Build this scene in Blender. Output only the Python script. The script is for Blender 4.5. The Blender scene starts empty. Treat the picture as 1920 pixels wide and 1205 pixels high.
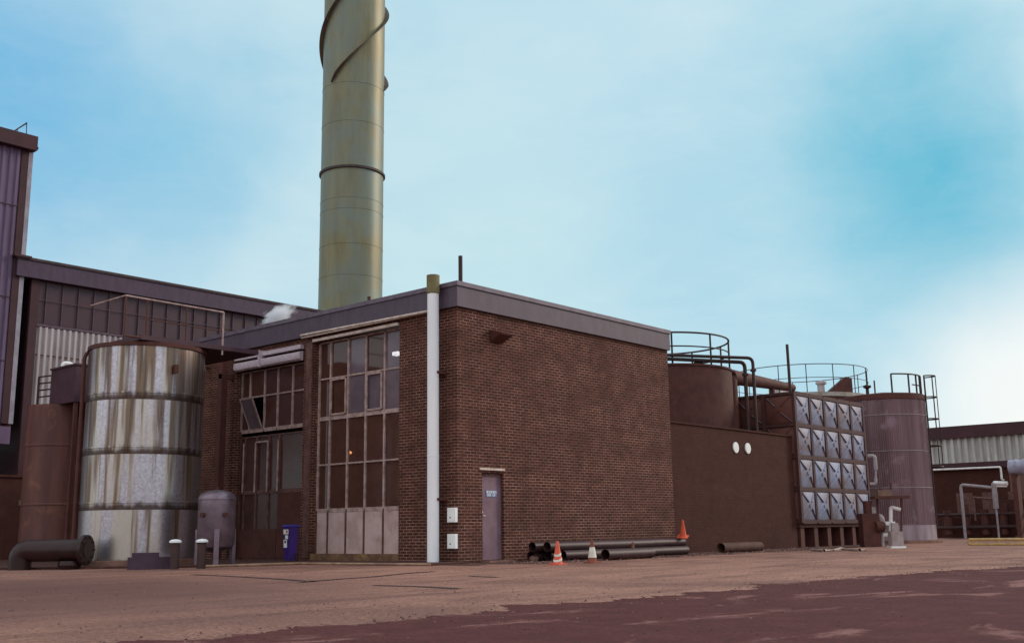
import bpy, math, random
import numpy as np
from mathutils import Vector, Matrix
random.seed(7)
SC = bpy.context.scene
COL = SC.collection
PI = math.pi

# ------------------------------------------------------------------ camera
F_PX, YAW, PITCH, ROLL = 1994.33693, 0.853544991, 0.193665268, -0.0144777662
CAM_P = np.array([-18.7110135, -18.1322443, 0.767355932])
_cy, _sy, _cp, _sp = math.cos(YAW), math.sin(YAW), math.cos(PITCH), math.sin(PITCH)
_w = np.array([_sy*_cp, _cy*_cp, _sp]); _r0 = np.array([_cy, -_sy, 0.0]); _u0 = np.cross(_r0, _w)
CR = _r0*math.cos(ROLL) + _u0*math.sin(ROLL)
CU = -_r0*math.sin(ROLL) + _u0*math.cos(ROLL)
CW = _w
cam_d = bpy.data.cameras.new("camera"); cam = bpy.data.objects.new("camera", cam_d); COL.objects.link(cam)
cam_d.sensor_width = 36; cam_d.lens = F_PX/1920*36; cam_d.clip_end = 3000; cam_d.clip_start = 0.1
cam.matrix_world = Matrix(((CR[0], CU[0], -CW[0], CAM_P[0]), (CR[1], CU[1], -CW[1], CAM_P[1]), (CR[2], CU[2], -CW[2], CAM_P[2]), (0, 0, 0, 1)))
SC.camera = cam

def ray(x, y): return CW + CR*(x-960)/F_PX - CU*(y-602.5)/F_PX
def at(x, y, axis, val):
    """measured point of the place: the sight line of a photo pixel met with the plane axis = val"""
    d = ray(x, y); t = (val-CAM_P[axis])/d[axis]; return CAM_P + t*d
def far(x, y, dist):
    """measured point at a horizontal distance"""
    d = ray(x, y); return CAM_P + d*dist/math.hypot(d[0], d[1])

# ------------------------------------------------------------------ light
SUN_AZ = math.radians(118)     # clockwise from +Y
SUN_EL = math.radians(24)
SC.view_settings.view_transform = 'Standard'; SC.view_settings.look = 'None'
SC.cycles.volume_bounces = 6; SC.view_settings.exposure = 0.0; SC.view_settings.gamma = 1.0
sun_d = bpy.data.lights.new("sun", 'SUN'); sun = bpy.data.objects.new("sun", sun_d); COL.objects.link(sun)
sun_d.energy = 1.5; sun_d.angle = math.radians(18); sun_d.color = (1.0, 0.80, 0.66)
_sd = Vector((math.sin(SUN_AZ)*math.cos(SUN_EL), math.cos(SUN_AZ)*math.cos(SUN_EL), math.sin(SUN_EL)))
sun.rotation_euler = _sd.to_track_quat('Z', 'Y').to_euler()

class NT:
    """small node-tree helper"""
    def __init__(s, tree): s.t = tree; s.n = tree.nodes; s.l = tree.links
    def new(s, typ, **kw):
        n = s.n.new(typ)
        for k, v in kw.items(): setattr(n, k, v)
        return n
    def put(s, sock, v):
        if hasattr(v, 'links') or isinstance(v, bpy.types.NodeSocket): s.l.new(v, sock)
        else: sock.default_value = v
    def math(s, op, a, b=0.0, c=None, clamp=False):
        n = s.new('ShaderNodeMath', operation=op, use_clamp=clamp); s.put(n.inputs[0], a); s.put(n.inputs[1], b)
        if c is not None: s.put(n.inputs[2], c)
        return n.outputs[0]
    def mix(s, fac, a, b, blend='MIX'):
        n = s.new('ShaderNodeMix', data_type='RGBA', blend_type=blend); s.put(n.inputs[0], fac)
        s.put(n.inputs[6], a if not isinstance(a, tuple) else (*a, 1)[:4]); s.put(n.inputs[7], b if not isinstance(b, tuple) else (*b, 1)[:4])
        return n.outputs[2]
    def noise(s, vec, scale, detail=4, rough=.55, dist=0):
        n = s.new('ShaderNodeTexNoise'); s.put(n.inputs['Vector'], vec); n.inputs['Scale'].default_value = scale
        n.inputs['Detail'].default_value = detail; n.inputs['Roughness'].default_value = rough; n.inputs['Distortion'].default_value = dist
        return n.outputs[0]
    def ramp(s, v, a, b):
        n = s.new('ShaderNodeMapRange', interpolation_type='SMOOTHSTEP'); s.put(n.inputs[0], v); n.inputs[1].default_value = a; n.inputs[2].default_value = b
        return n.outputs[0]
    def scale(s, vec, xyz):
        n = s.new('ShaderNodeMapping'); s.put(n.inputs[0], vec); n.inputs[3].default_value = xyz; return n.outputs[0]

world = bpy.data.worlds.new("World"); SC.world = world; world.use_nodes = True
W = NT(world.node_tree); W.n.clear()
sky = W.new('ShaderNodeTexSky', sky_type='NISHITA', sun_disc=False)
sky.sun_elevation = SUN_EL; sky.sun_rotation = SUN_AZ; sky.dust_density = 2.0
tc = W.new('ShaderNodeTexCoord'); D = tc.outputs['Generated']
def lobe(px, py, inner, outer):
    v = ray(px, py); v = v/np.linalg.norm(v)
    n = W.new('ShaderNodeVectorMath', operation='DOT_PRODUCT'); W.put(n.inputs[0], D); n.inputs[1].default_value = tuple(v)
    ang = W.math('ARCCOSINE', W.math('MINIMUM', n.outputs['Value'], 0.999999))
    wob = W.math('MULTIPLY', W.math('SUBTRACT', W.noise(D, 4, 5, .55), .5), .22)
    return W.ramp(W.math('ADD', ang, wob), math.radians(outer), math.radians(inner))
K = 10.0
def kc(r, g, b): return (r*K, g*K, b*K)
fine = W.noise(W.scale(D, (1, 1, 2.2)), 3.2, 7, .6, .4)
base = W.mix(W.ramp(fine, .34, .68), kc(.45, .72, .85), kc(.60, .81, .885))
base = W.mix(W.math('MULTIPLY', lobe(50, 170, 1, 15), .9), base, kc(.17, .50, .79))
base = W.mix(W.math('MULTIPLY', lobe(330, 250, 0, 9), .5), base, kc(.25, .60, .80))
base = W.mix(W.math('MULTIPLY', lobe(1760, 310, 0, 10), .95), base, kc(.06, .46, .65))
base = W.mix(W.math('MULTIPLY', lobe(1640, 340, 0, 14), .42), base, kc(.2, .6, .77))
base = W.mix(W.math('MULTIPLY', lobe(1080, 60, 0, 13), .5), base, kc(.62, .83, .92))
base = W.mix(W.math('MULTIPLY', lobe(930, 480, 2, 13), .55), base, kc(.60, .84, .88))
base = W.mix(W.math('MULTIPLY', lobe(1950, 760, 0, 9.5), .92), base, kc(.98, 1.0, .98))
def side(az, el, inner, outer):
    v = (math.sin(math.radians(az))*math.cos(math.radians(el)), math.cos(math.radians(az))*math.cos(math.radians(el)), math.sin(math.radians(el)))
    n = W.new('ShaderNodeVectorMath', operation='DOT_PRODUCT'); W.put(n.inputs[0], D); n.inputs[1].default_value = v
    return W.ramp(W.math('ARCCOSINE', W.math('MINIMUM', n.outputs['Value'], 0.999999)), math.radians(outer), math.radians(inner))
mott = W.ramp(W.noise(W.scale(D, (1, 1, 2.6)), 11, 8, .68, .6), .28, .74)
base = W.mix(W.math('MULTIPLY', mott, .10), base, kc(.80, .90, .94))
# unseen bright sky behind the camera, shaped to light the facing walls
dn = W.new('ShaderNodeVectorMath', operation='DOT_PRODUCT'); W.put(dn.inputs[0], D); dn.inputs[1].default_value = (-_sy*.97, -_cy*.97, .22)
back = W.ramp(dn.outputs['Value'], -.55, .35)
base = W.mix(back, base, W.mix(W.ramp(fine, .35, .7), kc(.92, .95, 1.0), kc(1.12, 1.17, 1.22)))
col = W.mix(.08, base, sky.outputs[0])
col = W.mix(W.math('MULTIPLY', side(146, 24, 10, 27), .9), col, kc(.12, .50, .75))  # unseen blue sky patch put in to tint the chimney
col = W.mix(W.math('MULTIPLY', side(96, 20, 6, 20), .9), col, kc(1.15, 1.15, 1.1))  # unseen white sky patch put in to brighten the chimney's right edge
sepd = W.new('ShaderNodeSeparateXYZ'); W.put(sepd.inputs[0], D)
col = W.mix(W.ramp(sepd.outputs[2], -.02, -.10), col, kc(.09, .06, .055))
bg = W.new('ShaderNodeBackground'); W.put(bg.inputs[0], col); bg.inputs[1].default_value = 0.1
wo = W.new('ShaderNodeOutputWorld'); W.l.new(bg.outputs[0], wo.inputs[0])

# ------------------------------------------------------------------ materials
TONE = {   # colour multipliers tuned for each finish
    'fascia_sheet': (.92, .85, .82), 'spandrel_sheet': (1.55, 1.45, 1.38), 'window_frame_paint': (1.4, 1.5, 1.5), 'dark_frame_paint': (1.0, .9, .85), 'door': (1, 1, 1),
    'mauve_door_paint': (.95, .8, .76), 'dark_rusty_steel': (1.02, .70, .60), 'dark_purple_paint': (.85, .68, .58), 'mauve_cladding': (1.05, .9, .93), 'purple_cladding': (1.05, 1.05, 1.2),
    'shaded_rust_panel': (1.5, 1.05, .92), 'panel_seam_rust': (.8, .66, .62), 'dark_ground': (1.0, .76, .68), 'mossy_concrete': (1.5, 1.35, 1.25), 'interior_paint': (1.3, 1.1, 1.0), 'weathered_concrete': (1.2, 1.05, .95),
    'brown_tank_steel': (1.0, .74, .70), 'coated_steel_pipe': (.7, .55, .52), 'rusty_pipe': (.8, .65, .58), 'vessel_paint': (1.25, 1.15, 1.2), 'dark_trim': (1.1, .9, .9), 'pale_gutter': (1.3, 1.3, 1.25), 'shutter_metal': (1.35, 1.3, 1.3)}
def mk(name, c1, c2=None, scale=3.0, rough=.7, metal=0.0, stretch=(1, 1, 1), lo=.35, hi=.65, bump=0.0, bscale=40, spec=.4, c3=None, s3=.8, lo3=.55, hi3=.7, detail=6, world=False):
    tn = TONE.get(name, (1, 1, 1)); tone = lambda c: tuple(min(.92, v*q) for v, q in zip(c, tn)) if c else c
    c1, c2, c3 = tone(c1), tone(c2), tone(c3)
    m = bpy.data.materials.new(name); m.use_nodes = True; T = NT(m.node_tree); T.n.clear()
    o = T.new('ShaderNodeOutputMaterial'); p = T.new('ShaderNodeBsdfPrincipled'); T.l.new(p.outputs[0], o.inputs[0])
    p.inputs['Roughness'].default_value = rough; p.inputs['Metallic'].default_value = metal; p.inputs['Specular IOR Level'].default_value = spec
    oc = T.new('ShaderNodeNewGeometry').outputs['Position'] if world else T.new('ShaderNodeTexCoord').outputs['Object']
    if c2 is None: c2 = tuple(v*.72 for v in c1)
    v = T.scale(oc, stretch)
    col = T.mix(T.ramp(T.noise(v, scale, detail, .62), lo, hi), c1, c2)
    if c3: col = T.mix(T.ramp(T.noise(oc, s3, 6, .65, .3), lo3, hi3), col, c3)
    T.put(p.inputs['Base Color'], col)
    if bump:
        b = T.new('ShaderNodeBump'); b.inputs['Strength'].default_value = bump; b.inputs['Distance'].default_value = .02
        T.put(b.inputs['Height'], T.noise(oc, bscale, 3)); T.l.new(b.outputs[0], p.inputs['Normal'])
    m['p'] = 1
    return m

def mk_brick(name, ca, cb, cm, mort=.016):
    m = bpy.data.materials.new(name); m.use_nodes = True; T = NT(m.node_tree); T.n.clear()
    o = T.new('ShaderNodeOutputMaterial'); p = T.new('ShaderNodeBsdfPrincipled'); T.l.new(p.outputs[0], o.inputs[0])
    p.inputs['Roughness'].default_value = .9; p.inputs['Specular IOR Level'].default_value = .25
    oc = T.new('ShaderNodeTexCoord').outputs['Object']
    s = T.new('ShaderNodeSeparateXYZ'); T.put(s.inputs[0], oc)
    c = T.new('ShaderNodeCombineXYZ'); T.put(c.inputs[0], T.math('ADD', s.outputs[0], s.outputs[1])); T.put(c.inputs[1], s.outputs[2])
    patch = T.noise(T.scale(oc, (.8, .8, 1.6)), .9, 6, .68, .5)
    spk = T.noise(oc, 2.6, 5, .7)
    # mortar: pale where it has been repointed or washed clean, sooty elsewhere
    mcol = T.mix(T.math('MULTIPLY', T.ramp(patch, .26, .72), T.ramp(spk, .28, .62)), tuple(v*.26 for v in cm), cm)
    b = T.new('ShaderNodeTexBrick'); T.put(b.inputs['Vector'], c.outputs[0])
    b.inputs['Scale'].default_value = 1.0; b.inputs['Brick Width'].default_value = .225; b.inputs['Row Height'].default_value = .075
    b.inputs['Mortar Size'].default_value = mort*.5; b.inputs['Mortar Smooth'].default_value = .2; b.inputs['Bias'].default_value = -.1
    b.inputs['Color1'].default_value = (*ca, 1); b.inputs['Color2'].default_value = (*cb, 1); T.put(b.inputs['Mortar'], mcol)
    stain = T.ramp(T.noise(T.scale(oc, (1.2, 1.2, .35)), 1.1, 5, .6), .45, .75)
    col = T.mix(T.math('MULTIPLY', stain, .25), b.outputs[0], (.034, .014, .0115), 'MIX')
    T.put(p.inputs['Base Color'], col)
    bp = T.new('ShaderNodeBump'); bp.inputs['Strength'].default_value = .5; bp.inputs['Distance'].default_value = .006; bp.invert = True
    T.put(bp.inputs['Height'], b.outputs['Fac']); T.l.new(bp.outputs[0], p.inputs['Normal'])
    return m

def mk_glass(name, tint, veil, veilfac, rough=.06):
    m = bpy.data.materials.new(name); m.use_nodes = True; T = NT(m.node_tree); T.n.clear()
    o = T.new('ShaderNodeOutputMaterial')
    tr = T.new('ShaderNodeBsdfTransparent'); tr.inputs[0].default_value = (*tint, 1)
    p = T.new('ShaderNodeBsdfPrincipled'); p.inputs['Roughness'].default_value = rough; p.inputs['Specular IOR Level'].default_value = .5
    oc = T.new('ShaderNodeTexCoord').outputs['Object']
    nz = T.noise(oc, 1.7, 6, .65)
    T.put(p.inputs['Base Color'], T.mix(T.ramp(nz, .3, .7), veil, tuple(v*.6 for v in veil)))  # opaque colour put in to lift the dark behind the glass
    mx = T.new('ShaderNodeMixShader'); T.put(mx.inputs[0], T.math('ADD', T.math('MULTIPLY', nz, .5), veilfac-.28, clamp=True))
    T.l.new(tr.outputs[0], mx.inputs[1]); T.l.new(p.outputs[0], mx.inputs[2]); T.l.new(mx.outputs[0], o.inputs[0])
    return m

def mk_emit(name, c, s):
    m = bpy.data.materials.new(name); m.use_nodes = True; T = NT(m.node_tree); T.n.clear()
    o = T.new('ShaderNodeOutputMaterial'); e = T.new('ShaderNodeEmission'); e.inputs[0].default_value = (*c, 1); e.inputs[1].default_value = s
    T.l.new(e.outputs[0], o.inputs[0]); return m

def mk_tank(name):
    """bare metal cladding, weathered: rust runs hanging from each seam"""
    m = bpy.data.materials.new(name); m.use_nodes = True; T = NT(m.node_tree); T.n.clear()
    o = T.new('ShaderNodeOutputMaterial'); p = T.new('ShaderNodeBsdfPrincipled'); T.l.new(p.outputs[0], o.inputs[0])
    oc = T.new('ShaderNodeTexCoord').outputs['Object']
    s = T.new('ShaderNodeSeparateXYZ'); T.put(s.inputs[0], oc)
    h = T.math('FRACT', T.math('DIVIDE', T.math('SUBTRACT', s.outputs[2], .02), 1.385))   # 0 just above a seam, 1 under the next
    tier = T.math('FLOOR', T.math('DIVIDE', T.math('SUBTRACT', s.outputs[2], .02), 1.385))
    cv = T.new('ShaderNodeCombineXYZ'); T.put(cv.inputs[0], s.outputs[0]); T.put(cv.inputs[1], s.outputs[1]); T.put(cv.inputs[2], T.math('ADD', T.math('MULTIPLY', tier, 3.37), T.math('MULTIPLY', s.outputs[2], .05)))
    runs = T.noise(cv.outputs[0], 5.2, 1.5, .5); runs2 = T.noise(cv.outputs[0], 14, 2, .5)
    tall = T.math('MULTIPLY', tier, .036)                 # the upper plates carry the most rust
    r = T.math('ADD', T.math('ADD', T.math('MULTIPLY', runs, .68), T.math('MULTIPLY', runs2, .32)), T.math('ADD', tall, T.math('MULTIPLY', T.ramp(h, .0, 1.0), .05)))
    runm = T.math('MULTIPLY', T.ramp(r, .52, .68), .85)
    smear = T.noise(T.scale(oc, (1, 1, .3)), 4.5, 3, .6)
    puddle = T.math('MULTIPLY', T.ramp(T.math('ADD', h, T.math('MULTIPLY', smear, -.22)), .05, -.07), .9)
    mot = T.noise(oc, 14, 6, .75)
    metal = T.mix(T.ramp(mot, .3, .7), (.56, .535, .585), (.35, .32, .35))
    metal = T.mix(T.math('MULTIPLY', T.ramp(T.noise(cv.outputs[0], 2.6, 1), .45, .56), .8), metal, (.49, .435, .365))
    rust = T.mix(T.ramp(runs2, .38, .6), (.075, .042, .028), (.175, .104, .056)); col = T.mix(runm, metal, rust)
    col = T.mix(puddle, col, (.055, .03, .022))
    T.put(p.inputs['Base Color'], col)
    st = T.math('MAXIMUM', runm, puddle)
    T.put(p.inputs['Metallic'], T.math('SUBTRACT', .93, T.math('MULTIPLY', st, .10)))
    bp = T.new('ShaderNodeBump'); bp.inputs['Strength'].default_value = .07; bp.inputs['Distance'].default_value = .02
    T.put(bp.inputs['Height'], T.noise(T.scale(oc, (1, 1, .5)), 5, 3, .5)); T.l.new(bp.outputs[0], p.inputs['Normal'])
    T.put(p.inputs['Roughness'], T.math('ADD', .26, T.math('ADD', T.math('MULTIPLY', st, .08), T.math('MULTIPLY', mot, .14))))
    return m

M = {}
M['brick'] = mk_brick('brown_brick', (.056, .0185, .0138), (.108, .035, .025), (.48, .275, .20))
M['brick_dark'] = mk_brick('sooty_brick', (.057, .0178, .0128), (.073, .0225, .016), (.135, .055, .039))
M['fascia'] = mk('fascia_sheet', (.105, .082, .118), (.08, .060, .09), 5, .55, bump=.05, c3=(.08, .055, .075), stretch=(1, 1, .3))
M['hall_fascia'] = mk('hall_fascia_sheet', (.072, .042, .074), (.055, .031, .056), 5, .6, stretch=(1, 1, .3))
M['coping'] = mk('coping_metal', (.15, .12, .16), (.10, .075, .10), 4, .5)
M['roof'] = mk('roof_felt', (.09, .06, .06), (.06, .04, .04), 3, .9)
M['conc'] = mk('weathered_concrete', (.24, .145, .12), (.14, .085, .07), 2.5, .9, bump=.2)
M['moss'] = mk('mossy_concrete', (.16, .10, .055), (.09, .05, .035), 4, .95, c3=(.22, .16, .06), s3=1.4)
M['frame'] = mk('window_frame_paint', (.34, .23, .21), (.20, .125, .11), 5, .7)
M['frame_dark'] = mk('dark_frame_paint', (.16, .085, .075), (.09, .045, .04), 5, .7)
M['mullion'] = mk('hall_mullion_paint', (.115, .075, .095), (.08, .05, .065), 5, .7)
M['panel'] = mk('spandrel_sheet', (.38, .30, .30), (.30, .22, .21), 2.2, .75, c3=(.20, .13, .105), s3=1.6, lo3=.55, hi3=.75, detail=9)
M['glass'] = mk_glass('veiled_glass', (.45, .30, .27), (.125, .055, .042), .86)
M['glass_dim'] = mk_glass('dim_hall_glass', (.3, .2, .2), (.085, .030, .038), .92, .4)
M['glass_door'] = mk_glass('door_glass', (.3, .2, .2), (.095, .045, .036), 1.1, .22)
M['glass_sheen'] = mk_glass('sheen_glass', (.3, .25, .27), (.21, .155, .185), .9, .14)  # sky reflection put into the colour of these panes
M['inside'] = mk('interior_paint', (.16, .085, .07), (.11, .06, .05), 1.5, .9)
M['white_pipe'] = mk('white_pipe_paint', (.92, .94, .96), (.82, .84, .87), 2, .55, stretch=(1, 1, .2), c3=(.45, .42, .40), s3=1.5, lo3=.6, hi3=.8)
M['olive'] = mk('olive_band', (.22, .19, .085), (.16, .13, .06), 4, .7)
M['gutter'] = mk('pale_gutter', (.52, .44, .40), (.38, .30, .26), 5, .6)
M['shutter'] = mk('shutter_metal', (.42, .36, .40), (.30, .25, .27), 6, .5, stretch=(1, 1, 6))
M['black'] = mk('black_steel', (.030, .012, .012), (.045, .02, .018), 6, .6)
M['dark'] = mk('dark_rusty_steel', (.10, .046, .040), (.07, .032, .028), 3, .75, c3=(.112, .050, .042), s3=2)
M['darkpurple'] = mk('dark_purple_paint', (.085, .045, .075), (.06, .03, .05), 2, .6)
M['door'] = mk('mauve_door_paint', (.23, .165, .22), (.17, .11, .155), 2.5, .6)
M['white'] = mk('white_paint', (.9, .92, .90), (.84, .85, .82), 3, .5)
M['blue_sign'] = mk('blue_sign_paint', (.13, .22, .42), (.12, .19, .36), 3, .5)
M['bin'] = mk('blue_bin_plastic', (.055, .022, .20), (.04, .018, .14), 3, .45)
M['bin_lid'] = mk('blue_lid_plastic', (.055, .05, .33), (.045, .04, .26), 3, .4)
M['red'] = mk('red_print', (.6, .10, .07), (.5, .08, .06), 3, .6)
M['tank'] = mk_tank('stained_metal_cladding')
M['vessel'] = mk('vessel_paint', (.19, .155, .18), (.13, .105, .12), 3, .36, metal=.6)
M['gloss_dark'] = mk('black_wet_pipe', (.036, .015, .014), (.026, .011, .010), 3, .36, spec=.3)
M['bollard'] = mk('bollard_paint', (.065, .032, .028), (.045, .022, .02), 3, .7)
M['tarp'] = mk('dark_tarpaulin', (.07, .035, .06), (.05, .026, .042), 3, .5)
M['tower'] = mk('purple_cladding', (.15, .10, .155), (.10, .064, .10), 1.2, .6, stretch=(1, 1, .15))
M['palecorr'] = mk('pale_cladding', (.50, .44, .45), (.38, .32, .32), 1.6, .65, stretch=(1, 1, .25))
M['corrugated_right'] = mk('grey_cladding', (.50, .50, .47), (.38, .36, .34), 1.4, .65, stretch=(1, 1, .3))
M['tower_dark'] = mk('dark_trim', (.055, .022, .03), (.04, .017, .02), 2, .7)
M['cyan_pipe'] = mk('grey_downpipe', (.33, .31, .36), (.25, .22, .26), 3, .6)
M['chim'] = mk('chimney_steel', (.22, .195, .09), (.16, .135, .06), 1.4, .48, metal=.35, stretch=(1, 1, .16), spec=.55, c3=(.15, .205, .19), s3=.22, lo3=.3, hi3=.8)
M['chim_dark'] = mk('chimney_strake_steel', (.12, .09, .06), (.075, .055, .045), 2, .6)
M['chim_ring'] = mk('chimney_ring_steel', (.06, .04, .035), (.04, .025, .025), 2, .6)
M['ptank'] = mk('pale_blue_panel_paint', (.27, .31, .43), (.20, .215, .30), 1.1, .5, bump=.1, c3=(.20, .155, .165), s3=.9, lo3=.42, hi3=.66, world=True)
M['ptank_seam'] = mk('panel_seam_rust', (.095, .045, .042), (.07, .032, .03), 4, .7)
M['swage'] = mk('swage_shade', (.10, .062, .07), (.07, .042, .05), 6, .7)  # painted dark stroke standing for the shaded facets of the pressing
M['ptank_side'] = mk('shaded_rust_panel', (.085, .042, .036), (.08, .038, .032), 2, .7)  # shade of the tank's left side mixed into a rusty brown
M['rtank'] = mk('mauve_cladding', (.21, .145, .16), (.125, .08, .086), 2.4, .6, stretch=(1, 1, .05), c3=(.26, .20, .23), s3=1.1)
M['domeroof'] = mk('pale_tank_roof', (.36, .33, .30), (.26, .20, .15), 3, .7)
M['orange'] = mk('orange_cone_plastic', (.75, .13, .065), (.62, .10, .05), 6, .55)
M['orange_dirty'] = mk('dirty_cone_plastic', (.30, .085, .05), (.18, .06, .04), 8, .8)
M['cone_white'] = mk('cone_sleeve', (.78, .74, .66), (.62, .56, .48), 9, .5)
M['steel_pipe'] = mk('coated_steel_pipe', (.075, .040, .046), (.05, .026, .028), 3, .5, spec=.35)
M['rust_pipe'] = mk('rusty_pipe', (.13, .068, .05), (.085, .043, .034), 4, .8)
M['lag'] = mk('white_pipe_lagging', (.86, .85, .83), (.70, .67, .65), 5, .6)
M['grey_lag'] = mk('grey_pipe_lagging', (.36, .32, .34), (.28, .23, .24), 5, .6)
M['cabinet'] = mk('pale_cabinet_paint', (.40, .33, .33), (.32, .25, .24), 4, .6)
M['yellow'] = mk('yellow_pipe_paint', (.55, .36, .14), (.42, .25, .09), 5, .6, c3=(.50, .42, .34), s3=1.2)
M['hose'] = mk('pale_hose', (.42, .32, .27), (.3, .2, .17), 5, .7)
M['bluegrey'] = mk('bluegrey_lagging', (.36, .37, .47), (.26, .25, .33), 3, .5)
M['board'] = mk('brown_board', (.26, .16, .10), (.18, .10, .07), 4, .8)
M['lamp_glow'] = mk_emit('lamp_glow', (.85, 1.0, .95), 14)
M['amber_glow'] = mk_emit('amber_glow', (1.0, .55, .22), 10)

# ------------------------------------------------------------------ geometry
BASE = {}
class MB:
    def __init__(s): s.v = []; s.f = []; s.mi = []
    def add(s, vs, fs, mi=0):
        o = len(s.v); s.v += [tuple(map(float, v)) for v in vs]; s.f += [tuple(i+o for i in f) for f in fs]; s.mi += [mi]*len(fs); return s
    def box(s, x0, x1, y0, y1, z0, z1, mi=0):
        vs = [(x, y, z) for z in (z0, z1) for x, y in ((x0, y0), (x1, y0), (x1, y1), (x0, y1))]
        return s.add(vs, [(3, 2, 1, 0), (4, 5, 6, 7), (0, 1, 5, 4), (1, 2, 6, 5), (2, 3, 7, 6), (3, 0, 4, 7)], mi)
    def obox(s, c, size, rot=Matrix.Identity(3), mi=0):
        vs = []
        for z in (-.5, .5):
            for x, y in ((-.5, -.5), (.5, -.5), (.5, .5), (-.5, .5)):
                vs.append(Vector(c) + rot @ Vector((x*size[0], y*size[1], z*size[2])))
        return s.add(vs, [(3, 2, 1, 0), (4, 5, 6, 7), (0, 1, 5, 4), (1, 2, 6, 5), (2, 3, 7, 6), (3, 0, 4, 7)], mi)
    def tube(s, pts, r, n=10, mi=0, caps=True, r1=None):
        pts = [Vector(p) for p in pts]; k = len(pts); vs = []
        t0 = (pts[1]-pts[0]).normalized(); ref = Vector((0, 0, 1)) if abs(t0.z) < .9 else Vector((1, 0, 0))
        a = t0.cross(ref).normalized()
        for i, p in enumerate(pts):
            t = (pts[min(i+1, k-1)]-pts[max(i-1, 0)]).normalized()
            a = (a - t*a.dot(t)).normalized(); b = t.cross(a)
            sc = 1.0
            if 0 < i < k-1:
                cosv = (pts[i]-pts[i-1]).normalized().dot((pts[i+1]-pts[i]).normalized()); sc = 1/max(.5, math.sqrt((1+cosv)/2))
            rr = r if r1 is None else r+(r1-r)*i/(k-1)
            for j in range(n):
                q = 2*PI*j/n; vs.append(p + (a*math.cos(q)+b*math.sin(q))*rr*sc)
        fs = [(i*n+j, i*n+(j+1) % n, (i+1)*n+(j+1) % n, (i+1)*n+j) for i in range(k-1) for j in range(n)]
        if caps: fs += [tuple(range(n-1, -1, -1)), tuple(range((k-1)*n, k*n))]
        return s.add(vs, fs, mi)
    def pipe(s, p0, p1, r, wall=.012, n=20, mi=0):
        """open-ended hollow pipe"""
        p0, p1 = Vector(p0), Vector(p1); t = (p1-p0).normalized(); a = t.cross(Vector((0, 0, 1)) if abs(t.z) < .9 else Vector((1, 0, 0))).normalized(); b = t.cross(a)
        rings = []
        for p, rr in ((p0, r-wall), (p0, r), (p1, r), (p1, r-wall)):
            rings += [p+(a*math.cos(2*PI*j/n)+b*math.sin(2*PI*j/n))*rr for j in range(n)]
        fs = [((i*n+j), (i*n+(j+1) % n), (((i+1) % 4)*n+(j+1) % n), (((i+1) % 4)*n+j)) for i in range(4) for j in range(n)]
        return s.add(rings, fs, mi)
    def lathe(s, cx, cy, prof, n=48, a0=0, a1=2*PI, ribs=None, mi=0):
        full = abs(a1-a0-2*PI) < 1e-6; cnt = n if full else n+1; vs = []
        for r, z in prof:
            for j in range(cnt):
                q = a0+(a1-a0)*j/n; rr = r + (ribs(j) if ribs and r > .3 else 0); vs.append((cx+rr*math.cos(q), cy+rr*math.sin(q), z))
        fs = []
        for i in range(len(prof)-1):
            for j in range(n):
                j2 = (j+1) % cnt; fs.append((i*cnt+j, i*cnt+j2, (i+1)*cnt+j2, (i+1)*cnt+j))
        return s.add(vs, fs, mi)
    def corr(s, axis, u0, u1, plane, z0, z1, pitch, depth, out=-1, mi=0, thick=.01):
        """trapezoidal corrugated sheet, running along axis 0 (X) or 1 (Y), ribs vertical"""
        prof = []; u = u0
        while u < u1-1e-6:
            for f, d in ((0, 0), (.28, 0), (.42, 1), (.78, 1), (.92, 0)):
                if u+f*pitch < u1: prof.append((u+f*pitch, d*depth))
            u += pitch
        prof.append((u1, 0))
        vs = []
        for z in (z0, z1):
            for uu, d in prof:
                p = plane+out*d; vs.append((uu, p, z) if axis == 0 else (p, uu, z))
        k = len(prof); return s.add(vs, [(i, i+1, k+i+1, k+i) for i in range(k-1)], mi)
    def build(s, name, mats, parent=None, label=None, smooth=30):
        base = BASE.get(parent.name, Vector((0, 0, 0))) if parent else Vector((0, 0, 0))
        me = bpy.data.meshes.new(name); me.from_pydata([tuple(Vector(v)-base) for v in s.v], [], s.f)
        for m in (mats if isinstance(mats, (list, tuple)) else [mats]): me.materials.append(m)
        me.polygons.foreach_set('material_index', s.mi)
        import bmesh
        bm = bmesh.new(); bm.from_mesh(me); bmesh.ops.recalc_face_normals(bm, faces=bm.faces); bm.to_mesh(me); bm.free()
        if smooth: me.shade_smooth(); me.set_sharp_from_angle(angle=math.radians(smooth))
        ob = bpy.data.objects.new(name, me); COL.objects.link(ob)
        if parent: ob.parent = parent
        BASE[ob.name] = base.copy()
        if label: ob['label'] = label
        return ob

def fillet(pts, rad, n=5):
    pts = [Vector(p) for p in pts]; out = [pts[0]]
    for i in range(1, len(pts)-1):
        a, b, c = pts[i-1], pts[i], pts[i+1]; r = min(rad, (a-b).length*.45, (c-b).length*.45)
        p, q = b+(a-b).normalized()*r, b+(c-b).normalized()*r
        for k in range(n+1):
            t = k/n; out.append(p*(1-t)**2+b*2*t*(1-t)+q*t*t)
    return out+[pts[-1]]

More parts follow.
